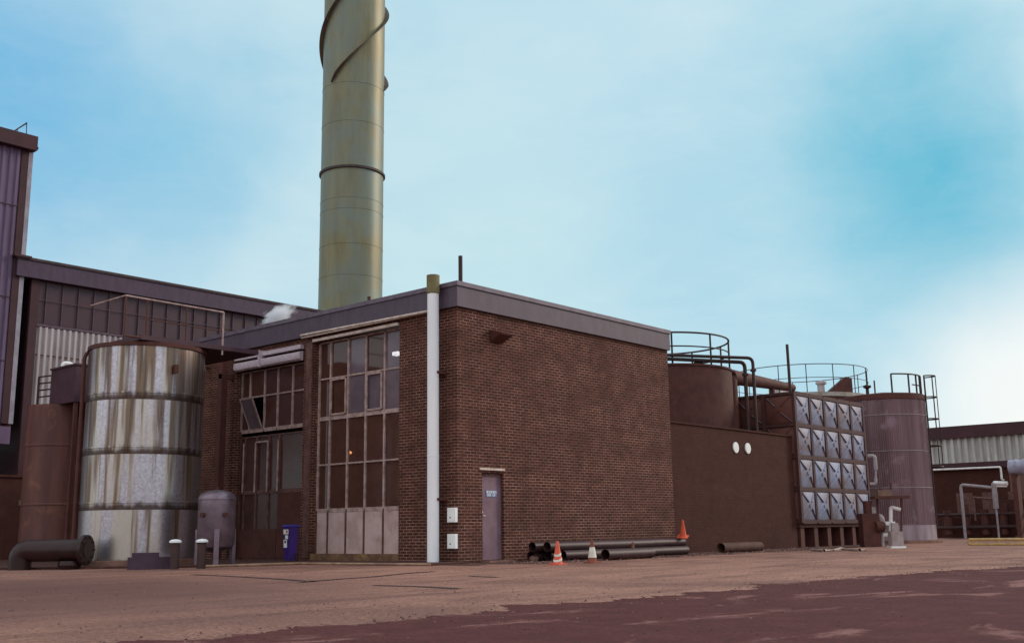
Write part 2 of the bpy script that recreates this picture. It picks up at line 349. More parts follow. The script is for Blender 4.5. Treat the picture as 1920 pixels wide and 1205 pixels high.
def thing(name, label, cat, base, group=None, rotz=0):
    o = bpy.data.objects.new(name, None); COL.objects.link(o); o.empty_display_size = .2
    o.location = base; BASE[o.name] = Vector(base); o['label'] = label; o['category'] = cat
    if group: o['group'] = group
    return o
def tag(o, label, cat, group=None):
    o['label'] = label; o['category'] = cat
    if group: o['group'] = group
    return o
def solo(mb, name, mats, label, cat, base=(0, 0, 0), group=None, smooth=30):
    """a thing that is one mesh, its origin at its base"""
    mb.v = [tuple(Vector(v)-Vector(base)) for v in mb.v]
    o = mb.build(name, mats, smooth=smooth); o.location = base; return tag(o, label, cat, group)
def struct(mb, name, mats):
    o = mb.build(name, mats); o['kind'] = 'structure'; return o
def dup(root, loc, label=None, rotz=None, rot=None, group=None):
    r = root.copy(); COL.objects.link(r); r.location = loc
    if rot is not None: r.rotation_euler = rot
    if label: r['label'] = label
    if group: r['group'] = group
    for ch in list(root.children):
        c = ch.copy(); COL.objects.link(c); c.parent = r
        for g in list(ch.children):
            d = g.copy(); COL.objects.link(d); d.parent = c
    return r

# ------------------------------------------------------------------ ground
def ground_material():
    m = bpy.data.materials.new('worn_yard_surface'); m.use_nodes = True; T = NT(m.node_tree); T.n.clear()
    o = T.new('ShaderNodeOutputMaterial'); p = T.new('ShaderNodeBsdfPrincipled'); T.l.new(p.outputs[0], o.inputs[0])
    p.inputs['Roughness'].default_value = .92; p.inputs['Specular IOR Level'].default_value = .2
    oc = T.new('ShaderNodeTexCoord').outputs['Object']
    big = T.noise(oc, .22, 6, .62, .3); mid = T.noise(oc, 1.3, 6, .66); fin = T.noise(oc, 17, 5, .8); drag = T.noise(T.scale(oc, (.25, 1.6, 1)), 1.1, 5, .6, .4)
    c = T.mix(T.ramp(mid, .3, .7), (.40, .205, .150), (.29, .148, .108))
    c = T.mix(T.math('MULTIPLY', T.ramp(big, .44, .64), .7), c, (.145, .07, .056))
    c = T.mix(T.math('MULTIPLY', T.ramp(drag, .48, .70), .65), c, (.12, .056, .045))
    c = T.mix(T.math('MULTIPLY', T.ramp(fin, .48, .62), .7), c, (.095, .045, .036))
    c = T.mix(T.math('MULTIPLY', T.ramp(fin, .47, .33), .6), c, (.52, .31, .235))
    # broad soft darker patch along the left of the yard
    dm = T.new('ShaderNodeVectorMath', operation='DISTANCE'); T.put(dm.inputs[0], oc); dm.inputs[1].default_value = (-13.5, -2.0, 0)
    c = T.mix(T.math('MULTIPLY', T.ramp(T.math('ADD', dm.outputs['Value'], T.math('MULTIPLY', big, 7)), 12.5, 6.5), .8), c, (.105, .047, .042))
    T.put(p.inputs['Base Color'], c)
    b = T.new('ShaderNodeBump'); b.inputs['Strength'].default_value = .35; b.inputs['Distance'].default_value = .01
    T.put(b.inputs['Height'], fin); T.l.new(b.outputs[0], p.inputs['Normal']); return m
def road_material():
    m = bpy.data.materials.new('dark_patched_asphalt'); m.use_nodes = True; T = NT(m.node_tree); T.n.clear()
    o = T.new('ShaderNodeOutputMaterial'); p = T.new('ShaderNodeBsdfPrincipled'); T.l.new(p.outputs[0], o.inputs[0])
    p.inputs['Roughness'].default_value = .95; p.inputs['Specular IOR Level'].default_value = .12
    oc = T.new('ShaderNodeTexCoord').outputs['Object']
    big = T.noise(T.scale(oc, (.55, 1.0, 1)), .75, 7, .66, .5); mid = T.noise(oc, 2.2, 6, .66); fin = T.noise(oc, 19, 5, .8)
    c = T.mix(T.ramp(mid, .3, .7), (.118, .038, .036), (.086, .027, .026))
    c = T.mix(T.math('MULTIPLY', T.ramp(big, .54, .64), .9), c, (.29, .14, .125))
    c = T.mix(T.math('MULTIPLY', T.ramp(fin, .48, .64), .6), c, (.038, .014, .014))
    c = T.mix(T.math('MULTIPLY', T.ramp(fin, .42, .28), .4), c, (.25, .11, .10))
    T.put(p.inputs['Base Color'], c)
    b = T.new('ShaderNodeBump'); b.inputs['Strength'].default_value = .4; b.inputs['Distance'].default_value = .01
    T.put(b.inputs['Height'], fin); T.l.new(b.outputs[0], p.inputs['Normal']); return m
g = MB(); g.add([(-600, -600, 0), (900, -600, 0), (900, 900, 0), (-600, 900, 0)], [(0, 1, 2, 3)]); struct(g, 'ground', ground_material())
edge = []
for i in range(0, 1261):
    X = -34+i*.05
    y0 = np.interp(X, [-34, -20, -13.8, -11.1, -4.5, 2.4, 29], [-9.6, -10.3, -10.63, -11.0, -11.05, -12.0, -14.5])
    y0 += .10*math.sin(X*1.7)+.07*math.sin(X*4.3+1)+.06*math.sin(X*9.1)+.05*math.sin(X*23+math.sin(X*5)*2)+random.uniform(-.07, .07)-(.35*max(0, math.sin(X*.83+.6))**4)+(.3*max(0, math.sin(X*1.31+2.2))**8)
    edge.append((X, y0, .004))
rd = MB(); n_ = len(edge); rd.add(edge+[(p[0], -70, .004) for p in edge], [(i, i+1, n_+i+1, n_+i) for i in range(n_-1)])
struct(rd, 'road', road_material())
# dark kerbed apron in front of the glazed side and under the tanks
def slab(name, pts, h, mat):
    k = len(pts); mb = MB(); mb.add([(x, y, 0) for x, y in pts]+[(x, y, h) for x, y in pts], [tuple(range(k, 2*k))]+[(i, (i+1) % k, k+(i+1) % k, k+i) for i in range(k)]); return struct(mb, name, mat)
dark_surface = mk('dark_ground', (.085, .042, .035), (.055, .028, .024), 2.2, .95, c3=(.13, .072, .052), s3=1.1, bump=.3)  # mottled dark brown for the apron and the strip along the wall
slab('pavement', [(-1.25, -.35), (-.02, -.35), (-.02, 19.5), (-16, 19.5), (-8.6, 11.5), (-5.6, 6.6), (-3.9, 4.6), (-1.75, 3.9), (-1.45, 1.6)], .05, dark_surface)
kp = [(-1.25, -.35), (-1.45, 1.6), (-1.75, 3.9), (-3.9, 4.6)]
mb = MB(); mb.tube([(x-.03, y, .035) for x, y in kp], .03, 6); struct(mb, 'kerb', mk('pale_kerb', (.40, .26, .17), (.24, .14, .10), 3, .9))
vb = [(-.9+.2*i, -(.95+.3*math.sin(i*.9)+.2*math.sin(i*2.3)+random.uniform(-.12, .12)+(.9 if 3 < i < 120 else 0)*min(1, abs(i-3)/8, abs(120-i)/12))) for i in range(135)]
mb = MB(); k = len(vb); mb.add([(x, y, .006) for x, y in vb]+[(x, 3.0 if x > 9.6 else .0, .006) for x, y in vb], [(i, i+1, k+i+1, k+i) for i in range(k-1)]); struct(mb, 'dark_verge', dark_surface)
tar = mk('tar', (.075, .035, .032), (.055, .026, .024), 6, .8)
for pts in ([(560, 1091), (640, 1084), (700, 1080), (760, 1074), (815, 1070)], [(360, 1076), (430, 1079), (520, 1084), (590, 1089)], [(700, 1096), (780, 1098), (860, 1102)], [(880, 1079), (935, 1081)]):
    P = [at(x, y, 2, .008) for x, y in pts]; mb = MB(); vs = []
    for i, p in enumerate(P):
        t = P[min(i+1, len(P)-1)]-P[max(i-1, 0)]; nrm = np.array([-t[1], t[0], 0])/max(1e-6, math.hypot(t[0], t[1]))
        w = .05+.03*random.random(); vs += [p+nrm*w, p-nrm*w]
    mb.add(vs, [(2*i, 2*i+1, 2*i+3, 2*i+2) for i in range(len(P)-1)]); struct(mb, 'tar_joint', tar)

# loose grit along the broken edge of the dark surfacing and at the foot of the walls
gm = MB(); rg_ = random.Random(11)
def pebble(x, y, z, r):
    a = rg_.uniform(0, 6.28); k = 5; vs = []
    for i in range(k): q = a+2*PI*i/k; rr = r*rg_.uniform(.7, 1.2); vs.append((x+rr*math.cos(q), y+rr*math.sin(q), z))
    vs += [(x+(vx-x)*.55, y+(vy-y)*.55, z+r*.7) for vx, vy, _ in vs[:k]]
    gm.add(vs, [(i, (i+1) % k, k+(i+1) % k, k+i) for i in range(k)]+[tuple(range(k, 2*k))], (0 if rg_.random() < .12 else 1) if y < -10.6-.08*max(0, x+11) else rg_.choice((0, 0, 0, 0, 1)))
for i in range(900):
    e = edge[rg_.randrange(300, 1100)]; dy = rg_.gauss(0, .35); pebble(e[0]+rg_.uniform(-.1, .1), e[1]+dy, .004, rg_.uniform(.005, .016))
for i in range(5200):
    q = rg_.random()**1.6; x_ = -17+34*q+rg_.uniform(-1.5, 1.5); pebble(x_, rg_.uniform(-14.5-.12*(x_+17), -1.2+.0*x_) if x_ > -1.3 else rg_.uniform(-14.5, 5), .004, rg_.uniform(.004, .013))
for i in range(500): pebble(rg_.uniform(.2, 18), -rg_.uniform(.1, 2.3), .007, rg_.uniform(.01, .04))
go = gm.build('grit', [mk('grit_stone', (.30, .165, .135), (.17, .09, .075), 9, .9), mk('dark_grit', (.10, .05, .045), (.06, .03, .03), 9, .9)], smooth=0)
go['kind'] = 'stuff'; go['label'] = 'loose grit scattered along the ragged edge of the dark surfacing'; go['category'] = 'grit'

# ------------------------------------------------------------------ the brick building
H = 6.9
bld = thing('brick_building', 'brown brick flat-roofed boiler house with grey fascia and tall glazed bays', 'building', (0, 0, 0))
dx0, dx1, dz = .86, 1.67, 2.19
w = MB()
XR = 9.525; ZF = 6.27
w.box(0, dx0, 0, .35, 0, ZF); w.box(dx1, XR, 0, .35, 0, ZF); w.box(dx0, dx1, 0, .35, dz, ZF)
w.box(0, .35, .35, 2.1, 0, ZF)                      # corner pier
w.box(0, .35, 5.68, 6.08, 0, ZF)                    # pier between the bays
w.box(0, .35, 9.42, 14.6, 0, ZF)                    # end of the glazed side
w.box(XR-.35, XR, .35, 14.25, 0, ZF); w.box(.35, XR, 14.25, 14.6, 0, ZF)
w.box(.05, .35, 2.1, 5.68, 6.16, ZF); w.box(.05, .35, 6.08, 9.42, 5.98, ZF)
wall = w.build('wall', M['brick'], bld)
r = MB(); r.box(.02, XR-.02, .02, 14.58, ZF+.003, ZF+.2); r.build('roof', M['roof'], bld)
f = MB()                                             # fascia band and coping
f.box(-.10, XR+.02, -.10, 0, ZF-.005, H-.115); f.box(-.10, 0, 0, 14.7, ZF-.005, H-.115); f.box(XR-.08, XR+.02, 0, 14.7, ZF-.005, H-.115)
for k in range(1, 6): f.box(-.104, -.10, k*2.45-.012, k*2.45+.012, ZF, H-.12)
f.build('fascia', M['fascia'], bld)
f = MB(); f.box(-.135, XR+.05, -.135, .12, H-.113, H); f.box(-.135, .12, .12, 14.75, H-.113, H); f.box(XR-.2, XR+.05, .12, 14.75, H-.113, H)
f.build('coping', M['coping'], bld)
fl = MB(); fl.box(.36, XR-.36, .36, 14.24, .002, .05); fl.box(2.8, 2.9, 2.0, 14.2, .05, ZF-.05); fl.build('interior', M['inside'], bld)
g = MB(); g.tube([(-.17, .62, ZF-.02), (-.17, 6.05, ZF+.035)], .035, 8); g.box(-.16, -.105, .62, 6.05, ZF-.05, ZF-.02); g.build('gutter', M['gutter'], bld)
g = MB(); g.box(-.06, .04, 2.12, 5.66, 6.08, 6.155); g.build('window_head', M['gutter'], bld)

def glazing(parent, X, ys, zs, mul=.05, frame_mat='frame', grey=(), heavy=(), skip=(), glass='glass'):
    """steel window: frame bars and panes on the plane x = X"""
    fr = MB()
    y0, y1, z0, z1 = ys[0], ys[-1], zs[0], zs[-1]
    for i, y in enumerate(ys): fr.box(X-.045, X+.03, y-mul/2, y+mul/2, z0, z1)
    for k, z in enumerate(zs):
        h = .055 if k in heavy else .022
        for i in range(len(ys)-1): fr.box(X-.04, X+.025, ys[i]+mul/2, ys[i+1]-mul/2, z-h, z+h)
    fo = fr.build('frame', M[frame_mat], parent)
    pa = MB()
    for k in range(len(zs)-1):
        for i in range(len(ys)-1):
            if (i, k) in skip: continue
            j = 1 if (i, k) in grey else 0
            t = random.uniform(-.004, .004)
            pa.add([(X+t, ys[i], zs[k]), (X-t, ys[i+1], zs[k]), (X-t, ys[i+1], zs[k+1]), (X+t, ys[i], zs[k+1])], [(0, 1, 2, 3)], j)
    pa.build('pane', [M[glass], M['glass_sheen']], parent, smooth=0)

def window(parent, X):
    o = bpy.data.objects.new('window', None); COL.objects.link(o); o.parent = parent; BASE[o.name] = BASE[parent.name].copy(); return o
# bay beside the corner pier
w1 = window(bld, .25)
ys1 = [2.13, 2.91, 3.66, 4.40, 5.16, 5.65]; zs1 = [1.37, 2.62, 3.90, 5.02, 6.06]
glazing(w1, .25, ys1, zs1, .062, grey={(0, 3), (2, 3), (1, 2), (0, 2), (2, 2)}, heavy={0, 2})
for (a, b) in ((2.99, 3.58), (4.46, 5.08)):          # opening casements
    cs = MB()
    for y in (a, b): cs.box(.165, .20, y-.025, y+.025, 3.99, 4.96)
    for z in (3.99, 4.96): cs.box(.165, .20, a+.025, b-.025, z-.025, z+.025)
    cs.build('casement', M['frame'], w1)
for i in range(5): MB().box(.21, .25, ys1[i]+.03, ys1[i+1]-.03, .22, 1.31).build('spandrel_panel', M['panel'], w1)
for i in range(6): MB().box(.19, .26, ys1[i]-.028, ys1[i]+.028, .22, 1.31).build('panel_post', M['frame_dark'], w1)
pl = MB(); pl.box(.03, .34, 2.1, 5.68, 0, .215); pl.build('plinth', M['moss'], bld)
jb = MB(); jb.box(-.03, .0, 5.70, 5.96, .1, 6.1); jb.build('steel_post', M['frame_dark'], bld)
# second bay: high glazing over a tall door
w2 = window(bld, .25)
ys2 = [6.12, 6.87, 7.58, 8.23, 8.96, 9.38]; zs2 = [3.80, 4.82, 5.60]
glazing(w2, .25, ys2, zs2, .055, heavy={0}, skip={(3, 0)})
cs = MB()                                             # the one tilted open
rot = Matrix.Rotation(math.radians(-24), 3, 'Y')
for dy in (-.3, .3): cs.obox(Vector((.02, 8.6+dy, 4.28)), (.03, .045, 1.0), rot)
for dzz in (-.48, .48): cs.obox(Vector((.02, 8.6, 4.28))+rot @ Vector((0, 0, dzz)), (.03, .6, .045), rot)
cs.build('casement', M['frame'], w2)
cs = MB(); cs.obox(Vector((.02, 8.6, 4.28)), (.006, .56, .93), rot); cs.build('casement_pane', M['glass_sheen'], w2)
sb = MB()                                             # the roller shutter box over it
sb.add([(x, y, z) for y in (6.13, 9.36) for x, z in ((.0, 5.62), (-.07, 5.62), (-.13, 5.66), (-.15, 5.74), (-.13, 5.86), (.0, 5.90))], [(i, (i+1) % 6, 6+(i+1) % 6, 6+i) for i in range(6)]+[(5, 4, 3, 2, 1, 0), (6, 7, 8, 9, 10, 11)]); sb.box(-.12, .02, 6.13, 9.36, 5.95, 6.07); sb.box(-.21, -.0, 7.98, 8.03, 5.62, 6.12)
sb.build('shutter_box', M['shutter'], bld)
dd = bpy.data.objects.new('loading_door', None); COL.objects.link(dd); dd.parent = bld; BASE[dd.name] = Vector((0, 0, 0))
glazing(dd, .27, [6.12, 7.45, 7.95, 8.55, 9.15, 9.38], [.06, 1.98, 3.62], .06, 'frame_dark', heavy={1}, glass='glass_door')
lf = MB(); lf.box(.20, .245, 6.15, 7.42, .08, 1.92); lf.box(.20, .245, 7.48, 9.35, .08, .9); lf.build('door_leaf', M['dark'], dd)
fr = MB()
for y in (7.45, 7.95, 8.55, 9.15): fr.box(.17, .20, y-.02, y+.02, 1.98, 3.45)
fr.box(.17, .20, 7.97, 8.53, 3.42, 3.47); fr.build('door_bar', M['frame'], dd)
# corner door on the plain brick side
dr = MB(); dr.box(dx0+.01, dx1-.01, .10, .145, .06, dz-.09); door = dr.build('door', M['door'], bld)
l = MB(); l.box(dx0-.10, dx1+.02, -.035, .06, dz+.06, dz+.115); l.build('lintel', M['gutter'], bld)
l = MB(); l.box(dx0+.005, dx1-.005, .085, .17, dz-.09, dz-.005); l.box(dx0-.0, dx0+.012, .085, .17, .05, dz-.09); l.box(dx1-.012, dx1, .085, .17, .05, dz-.09); l.build('door_frame', M['frame_dark'], bld)
sx0, sx1, sz0, sz1 = 1.10, 1.50, 1.60, 1.76
s = MB(); s.box(sx0, sx1, .091, .10, sz0, sz1); s.build('door_sign', M['blue_sign'], door)
tx = MB()                                             # two lines of white capitals, too small to read in the photo
def strokes(mb, x0, x1, z0, z1, nch, gaps=()):
    wch = (x1-x0)/nch
    for i in range(nch):
        if i in gaps: continue
        a, b = x0+i*wch+wch*.1, x0+(i+1)*wch-wch*.14; t = wch*.26; y0, y1 = .088, .0905
        mb.box(a, a+t, y0, y1, z0, z1); mb.box(a+t, b-t, y0, y1, z1-t*.8, z1)
        if i % 3 != 1: mb.box(a+t, b-t, y0, y1, z0, z0+t*.8)
        if i % 3 != 2: mb.box(a+t, b-t, y0, y1, (z0+z1)/2-t*.4, (z0+z1)/2+t*.4)
        if i % 2 == 0: mb.box(b-t, b, y0, y1, z0, z1)
strokes(tx, sx0+.015, sx1-.015, sz0+.09, sz1-.012, 9); strokes(tx, sx0+.045, sx1-.045, sz0+.015, sz0+.075, 8, (4,))
tx.build('sign_text', M['white'], door)
h = MB(); h.tube([(dx0+.09, .10, 1.13), (dx0+.09, .055, 1.13), (dx0+.17, .055, 1.13)], .014, 8); h.build('handle', M['gutter'], door); MB().tube([(dx0+.09, .10, 1.22), (dx0+.09, .075, 1.22)], .022, 10).build('lock', M['gutter'], door)
st = MB(); st.box(dx0-.06, dx1+.06, -.30, -.003, 0, .05); st.build('doorstep', M['conc'], bld)

# lamps glimpsed through the glass
p = at(744.5, 663, 0, 1.3)
t = thing('interior_lamp', 'small bright white lamp hanging inside the upper window pane beside the corner pier', 'lamp', tuple(p))
b = MB(); b.obox(p, (.16, .22, .10)); b.build('diffuser', M['lamp_glow'], t)
b = MB(); b.tube([p+np.array([0, 0, .05]), (p[0], p[1], ZF)], .01, 6); b.build('hanging_rod', M['dark'], t)
p = at(656.5, 848, 0, 1.1)
t = thing('indicator_lamp', 'tiny amber light glowing behind the middle window panes', 'lamp', tuple(p))
b = MB(); b.lathe(p[0], p[1], [(0, p[2]-.045), (.035, p[2]-.03), (.05, p[2]), (.035, p[2]+.03), (0, p[2]+.045)], 12); b.build('bulb', M['amber_glow'], t)
b = MB(); b.box(p[0]+.05, 2.8, p[1]-.02, p[1]+.02, p[2]-.02, p[2]+.02); b.build('bracket', M['dark'], t)

# ------------------------------------------------------------------ fixtures on the building
pp = at(812, 1057, 2, .0)
cx, cyy = -.32, .53
t = thing('flue_pipe', 'tall white pipe with olive top standing against the brick corner pier', 'pipe', (cx, cyy, 0))
b = MB(); b.lathe(cx, cyy, [(.145, .0), (.145, 2.55), (.149, 2.555), (.149, 2.60), (.145, 2.605), (.145, 6.62)], 28); b.build('shaft', M['white_pipe'], t)
b = MB(); b.lathe(cx, cyy, [(.147, 6.62), (.165, 6.64), (.165, 7.10), (.15, 7.10), (.15, 6.7)], 28); b.build('collar', M['olive'], t)
for z in (1.5, 4.6): MB().box(-.33, -.003, cyy-.17, cyy+.17, z, z+.06).build('bracket', M['dark'], t)
p = at(863.5, 527, 1, .55)
b = MB(); b.pipe((p[0], .55, ZF+.2), (p[0], .55, at(863.5, 480, 1, .55)[2]), .055, .01); b.box(p[0]-.12, p[0]+.12, .43, .67, ZF+.203, ZF+.25)
solo(b, 'vent_stack', M['black'], 'short black vent pipe rising from the roof near the brick corner', 'vent pipe', (p[0], .55, ZF+.2))
p = at(692, 560, 0, 1.2)
b = MB(); b.pipe((1.2, p[1], ZF+.2), (1.2, p[1], at(692, 556, 0, 1.2)[2]), .05, .01); b.lathe(1.2, p[1], [(.09, ZF+.203), (.05, ZF+.3)], 12)
solo(b, 'vent_stub', M['dark'], 'small stub pipe poking over the fascia in front of the chimney', 'vent pipe', (1.2, p[1], ZF+.2))
t = thing('meter_box', 'upper white meter box on the brick corner near the white pipe', 'meter box', (0, .145, .98), 'meter boxes on the brick corner')
b = MB(); b.box(-.09, -.002, .01, .28, .98, 1.325); b.build('casing', M['white'], t)
b = MB(); b.box(-.097, -.091, .03, .26, 1.0, 1.305); b.build('cover', M['white'], t)
b = MB(); b.tube([(-.097, .17, 1.09), (-.108, .17, 1.09)], .018, 10); b.build('lock', M['dark'], t)
dup(t, (0, .145, .36), 'lower white meter box on the brick corner near the white pipe')
t = thing('wall_lamp', 'dark hooded floodlight high on the brick wall above the door', 'lamp', (1.42, 0, 5.66))
b = MB(); b.add([(1.17, -.42, 5.72), (1.67, -.42, 5.72), (1.67, -.03, 5.84), (1.17, -.03, 5.84), (1.2, -.40, 5.68), (1.64, -.40, 5.68), (1.64, -.03, 5.52), (1.2, -.03, 5.52)],
                [(0, 1, 2, 3), (4, 7, 6, 5), (0, 4, 5, 1), (1, 5, 6, 2), (3, 2, 6, 7), (0, 3, 7, 4)]); b.build('hood', M['dark'], t)
b = MB(); b.box(1.34, 1.5, -.03, -.002, 5.55, 5.8); b.build('bracket', M['dark'], t)

# ------------------------------------------------------------------ chimney
cb = far(660.5, 575, 70); ct = far(661.8, 20, 70); CHX, CHY = (cb[0]+ct[0])/2, (cb[1]+ct[1])/2
R0 = 58.8/F_PX*71.5; ZT = 56
pxz = lambda y: float(far(661, y, 70)[2])
t = thing('chimney', 'tall greenish steel chimney stack with helical strakes rising behind the brick building', 'chimney', (CHX, CHY, 0))
prof = [(R0*1.02, 0)]
for y in (527, 470, 406, 386, 246, 176): z = pxz(y); prof += [(R0, z-.03), (R0+.015, z-.02), (R0+.015, z+.02), (R0, z+.03)]
prof += [(R0, ZT), (R0-.1, ZT), (R0-.1, ZT-2)]
b = MB(); b.lathe(CHX, CHY, prof, 72); b.build('shaft', M['chim'], t)
zr = pxz(329); b = MB(); b.lathe(CHX, CHY, [(R0, zr-.16), (R0+.12, zr-.14), (R0+.12, zr+.01), (R0, zr+.03)], 72); b.build('ring_flange', M['chim_ring'], t)
va = math.atan2(CAM_P[1]-CHY, CAM_P[0]-CHX)          # the side turned to the yard
z_end = pxz(168)-.2
for k in range(3):
    b = MB(); vs = []; N = 150; a_s = va+math.radians(-44+120*k); hgt = .30; th = .03
    for i in range(N+1):
        zz = z_end+(ZT-1-z_end)*i/N; a = a_s+(zz-z_end)/5.9*math.radians(134); hh = hgt*min(1, .35+i*.2)
        ca, sa = math.cos(a), math.sin(a)
        for rr, dz_ in ((R0-.02, -th), (R0+hh, -th), (R0+hh, th), (R0-.02, th)): vs.append((CHX+ca*rr, CHY+sa*rr, zz+dz_))
    fs = [(4*i+j, 4*i+(j+1) % 4, 4*i+4+(j+1) % 4, 4*i+4+j) for i in range(N) for j in range(4)]+[(0, 1, 2, 3), (4*N+3, 4*N+2, 4*N+1, 4*N)]
    b.add(vs, fs); b.build('strake', M['chim_dark'], t)

# ------------------------------------------------------------------ stained storage tank on the left
c0 = far(268, 850, 30.0); TX, TY = c0[0], c0[1]; TR = 1.49
rim = 5.66
t = thing('storage_tank', 'large round metal storage tank streaked with rust standing beside the glazed side', 'tank', (TX, TY, 0))
b = MB(); prof = [(TR, .18)]
for z in (1.595, 2.98, 4.365): prof += [(TR, z-.03), (TR+.014, z-.022), (TR+.014, z+.022), (TR, z+.03)]
prof += [(TR, rim-.10)]
b.lathe(TX, TY, prof, 96)
b.v = [(x, y, z) for x, y, z in b.v]
sh = b.build('shell', M['tank'], t)
b = MB(); b.lathe(TX, TY, [(TR-.01, rim-.102), (TR+.04, rim-.1), (TR+.04, rim), (TR-.2, rim+.01), (0.001, rim+.05)], 72); b.build('roof', M['dark'], t)
b = MB(); b.lathe(TX, TY, [(TR+.22, 0), (TR+.22, .17), (TR-.02, .175)], 64); b.build('plinth', M['conc'], t)
# overflow pipe with a hook at the rim
q0 = far(157, 700, 29.9)
b = MB(); qx, qy = q0[0], q0[1]; v2 = np.array([TX-qx, TY-qy]); v2 /= np.hypot(*v2)
b.tube(fillet([(qx, qy, .5), (qx, qy, 5.55), (qx+v2[0]*.45, qy+v2[1]*.45, 5.62)], .25), .05, 10); b.build('overflow_pipe', M['dark'], t)
# pipe run down the front
q1 = far(330, 690, 28.6); b = MB(); b.obox((q1[0], q1[1], q1[2]-.02), (.10, .10, .22)); b.build('nozzle', M['dark'], t)
# landing and handrail over the tank
pc = at(264, 634, 1, TY-1.35); zl = pc[2]
t = thing('access_platform', 'steel access platform with thin handrail spanning from the rusty tank to the roof', 'platform', (pc[0], pc[1], zl))
b = MB(); b.box(pc[0], pc[0]+3.6, pc[1], pc[1]+2.6, zl-.02, zl+.10); b.build('deck', M['darkpurple'], t)
b = MB(); ra = at(232, 602, 1, pc[1]+.05); zz = zl+1.05
x_end = at(418, 625, 1, pc[1]+.03)[0]
b.tube([(ra[0], pc[1]+.03, zz), (x_end, pc[1]+.03, zz-.02)], .026, 8)
b.tube([(x_end, pc[1]+.03, zz-.02), (x_end, pc[1]+.03, zl-.15)], .026, 8)
b.tube([(ra[0], pc[1]+.03, zz), (ra[0], pc[1]+1.8, zz)], .022, 8)
b.build('handrail', M['frame'], t)
for xx in (ra[0]+.02, pc[0]+.15, pc[0]+1.3): MB().tube([(xx, pc[1]+.03, zl-.02), (xx, pc[1]+.03, zz)], .022, 8).build('rail_post', M['dark'], t)
b = MB()
b.tube([(ra[0], pc[1]+.03, zl+.02), (pc[0], pc[1]+.03, zl+.02)], .03, 8)
b.tube([(pc[0], pc[1]+.03, zl+.52), (x_end, pc[1]+.03, zl+.5)], .016, 8)
b.build('mid_rail', M['dark'], t)
# steel column and lamp box beside it
p = at(405, 1050, 0, -.35)
b = MB(); b.box(-.45, -.25, p[1]-.1, p[1]+.1, .06, 6.2); b.box(-.45, -.02, p[1]-.09, p[1]+.09, 5.4, 5.55)
solo(b, 'steel_column', M['dark'], 'dark steel column against the brick wall beside the rusty tank', 'column', (-.35, p[1], .06))
p = at(378, 688, 0, -.3)
t = thing('bulkhead_light', 'small pale bulkhead light on the dark wall right of the rusty tank', 'lamp', tuple(p))
b = MB(); b.obox(p, (.14, .22, .26)); b.build('casing', M['frame'], t)
b = MB(); b.obox(p+np.array([.13, 0, 0]), (.12, .08, .08)); b.tube([p+np.array([.19, 0, 0]), (0, p[1], p[2])], .03, 8); b.build('arm', M['dark'], t)

# pressure vessel
c1 = far(407, 950, 27.8); VX, VY, VR = c1[0], c1[1], .455
t = thing('pressure_vessel', 'small grey domed pressure vessel on legs between the rusty tank and glazed bay', 'vessel', (VX, VY, 0))
zt = float(far(407, 917, 27.6)[2]); zb = .50
dome = [(VR*math.cos(q), zt-.22+.22*math.sin(q)) for q in np.linspace(0, PI/2*.98, 9)]
b = MB(); b.lathe(VX, VY, [(.05, zb-.16), (VR*.6, zb-.1), (VR*.9, zb-.03), (VR, zb+.06), (VR, zt-.26), (VR+.012, zt-.25), (VR+.012, zt-.23)]+dome+[(.001, zt)], 40); b.build('shell', M['vessel'], t)
for k in range(3):
    a = va+.15+2*PI*k/3+PI*.0; lx, ly = VX+math.cos(a)*(VR+.03), VY+math.sin(a)*(VR+.03)
    b = MB(); b.obox((lx, ly, .45), (.09, .12, .9), Matrix.Rotation(a, 3, 'Z')); b.obox((lx, ly, .012), (.18, .2, .02), Matrix.Rotation(a, 3, 'Z')); b.build('leg', M['vessel'], t)
for da in (-.65, .55):
    a = va+da; d = Vector((math.cos(a), math.sin(a), 0)); o = Vector((VX, VY, zt-.62)); MB().tube([o+d*(VR-.02), o+d*(VR+.07)], .06, 14).build('nozzle', M['dark'], t)
b = MB(); b.tube([(VX, VY, zt-.01), (VX, VY, zt+.07)], .025, 8); b.build('valve', M['dark'], t)

# short bollards with white caps
t = None
for (x, yt, lab) in ((328, 1012, 'short dark bollard with white cap close to the rusty tank'), (378, 1010, 'short dark bollard with white cap in front of the small domed vessel')):
    p = far(x, 1040, 26.3); zt_ = float(far(x, yt+1, 26.3)[2])
    if t is None:
        t = thing('bollard', lab, 'bollard', (p[0], p[1], 0), 'short bollards in front of the vessel')
        b = MB(); b.lathe(p[0], p[1], [(.10, 0), (.10, zt_-.05)], 20); b.build('post', M['bollard'], t)
        b = MB(); b.lathe(p[0], p[1], [(.10, zt_-.05), (.14, zt_-.045), (.14, zt_-.01), (.10, zt_+.02), (.001, zt_+.035)], 20); b.build('cap', M['white'], t)
    else: dup(t, (p[0], p[1], 0), lab)
# tarpaulin-covered pump at the tank's foot
p = far(280, 1046, 26.8); b = MB(); rz = Matrix.Rotation(-.35, 3, 'Z')
b.obox((p[0], p[1], .14), (.9, .45, .28), rz); b.obox((p[0]-.1, p[1], .33), (.55, .36, .1), rz)
solo(b, 'covered_pump', M['tarp'], 'low dark purple covered box lying at the foot of the rusty tank', 'pump', (p[0], p[1], 0))

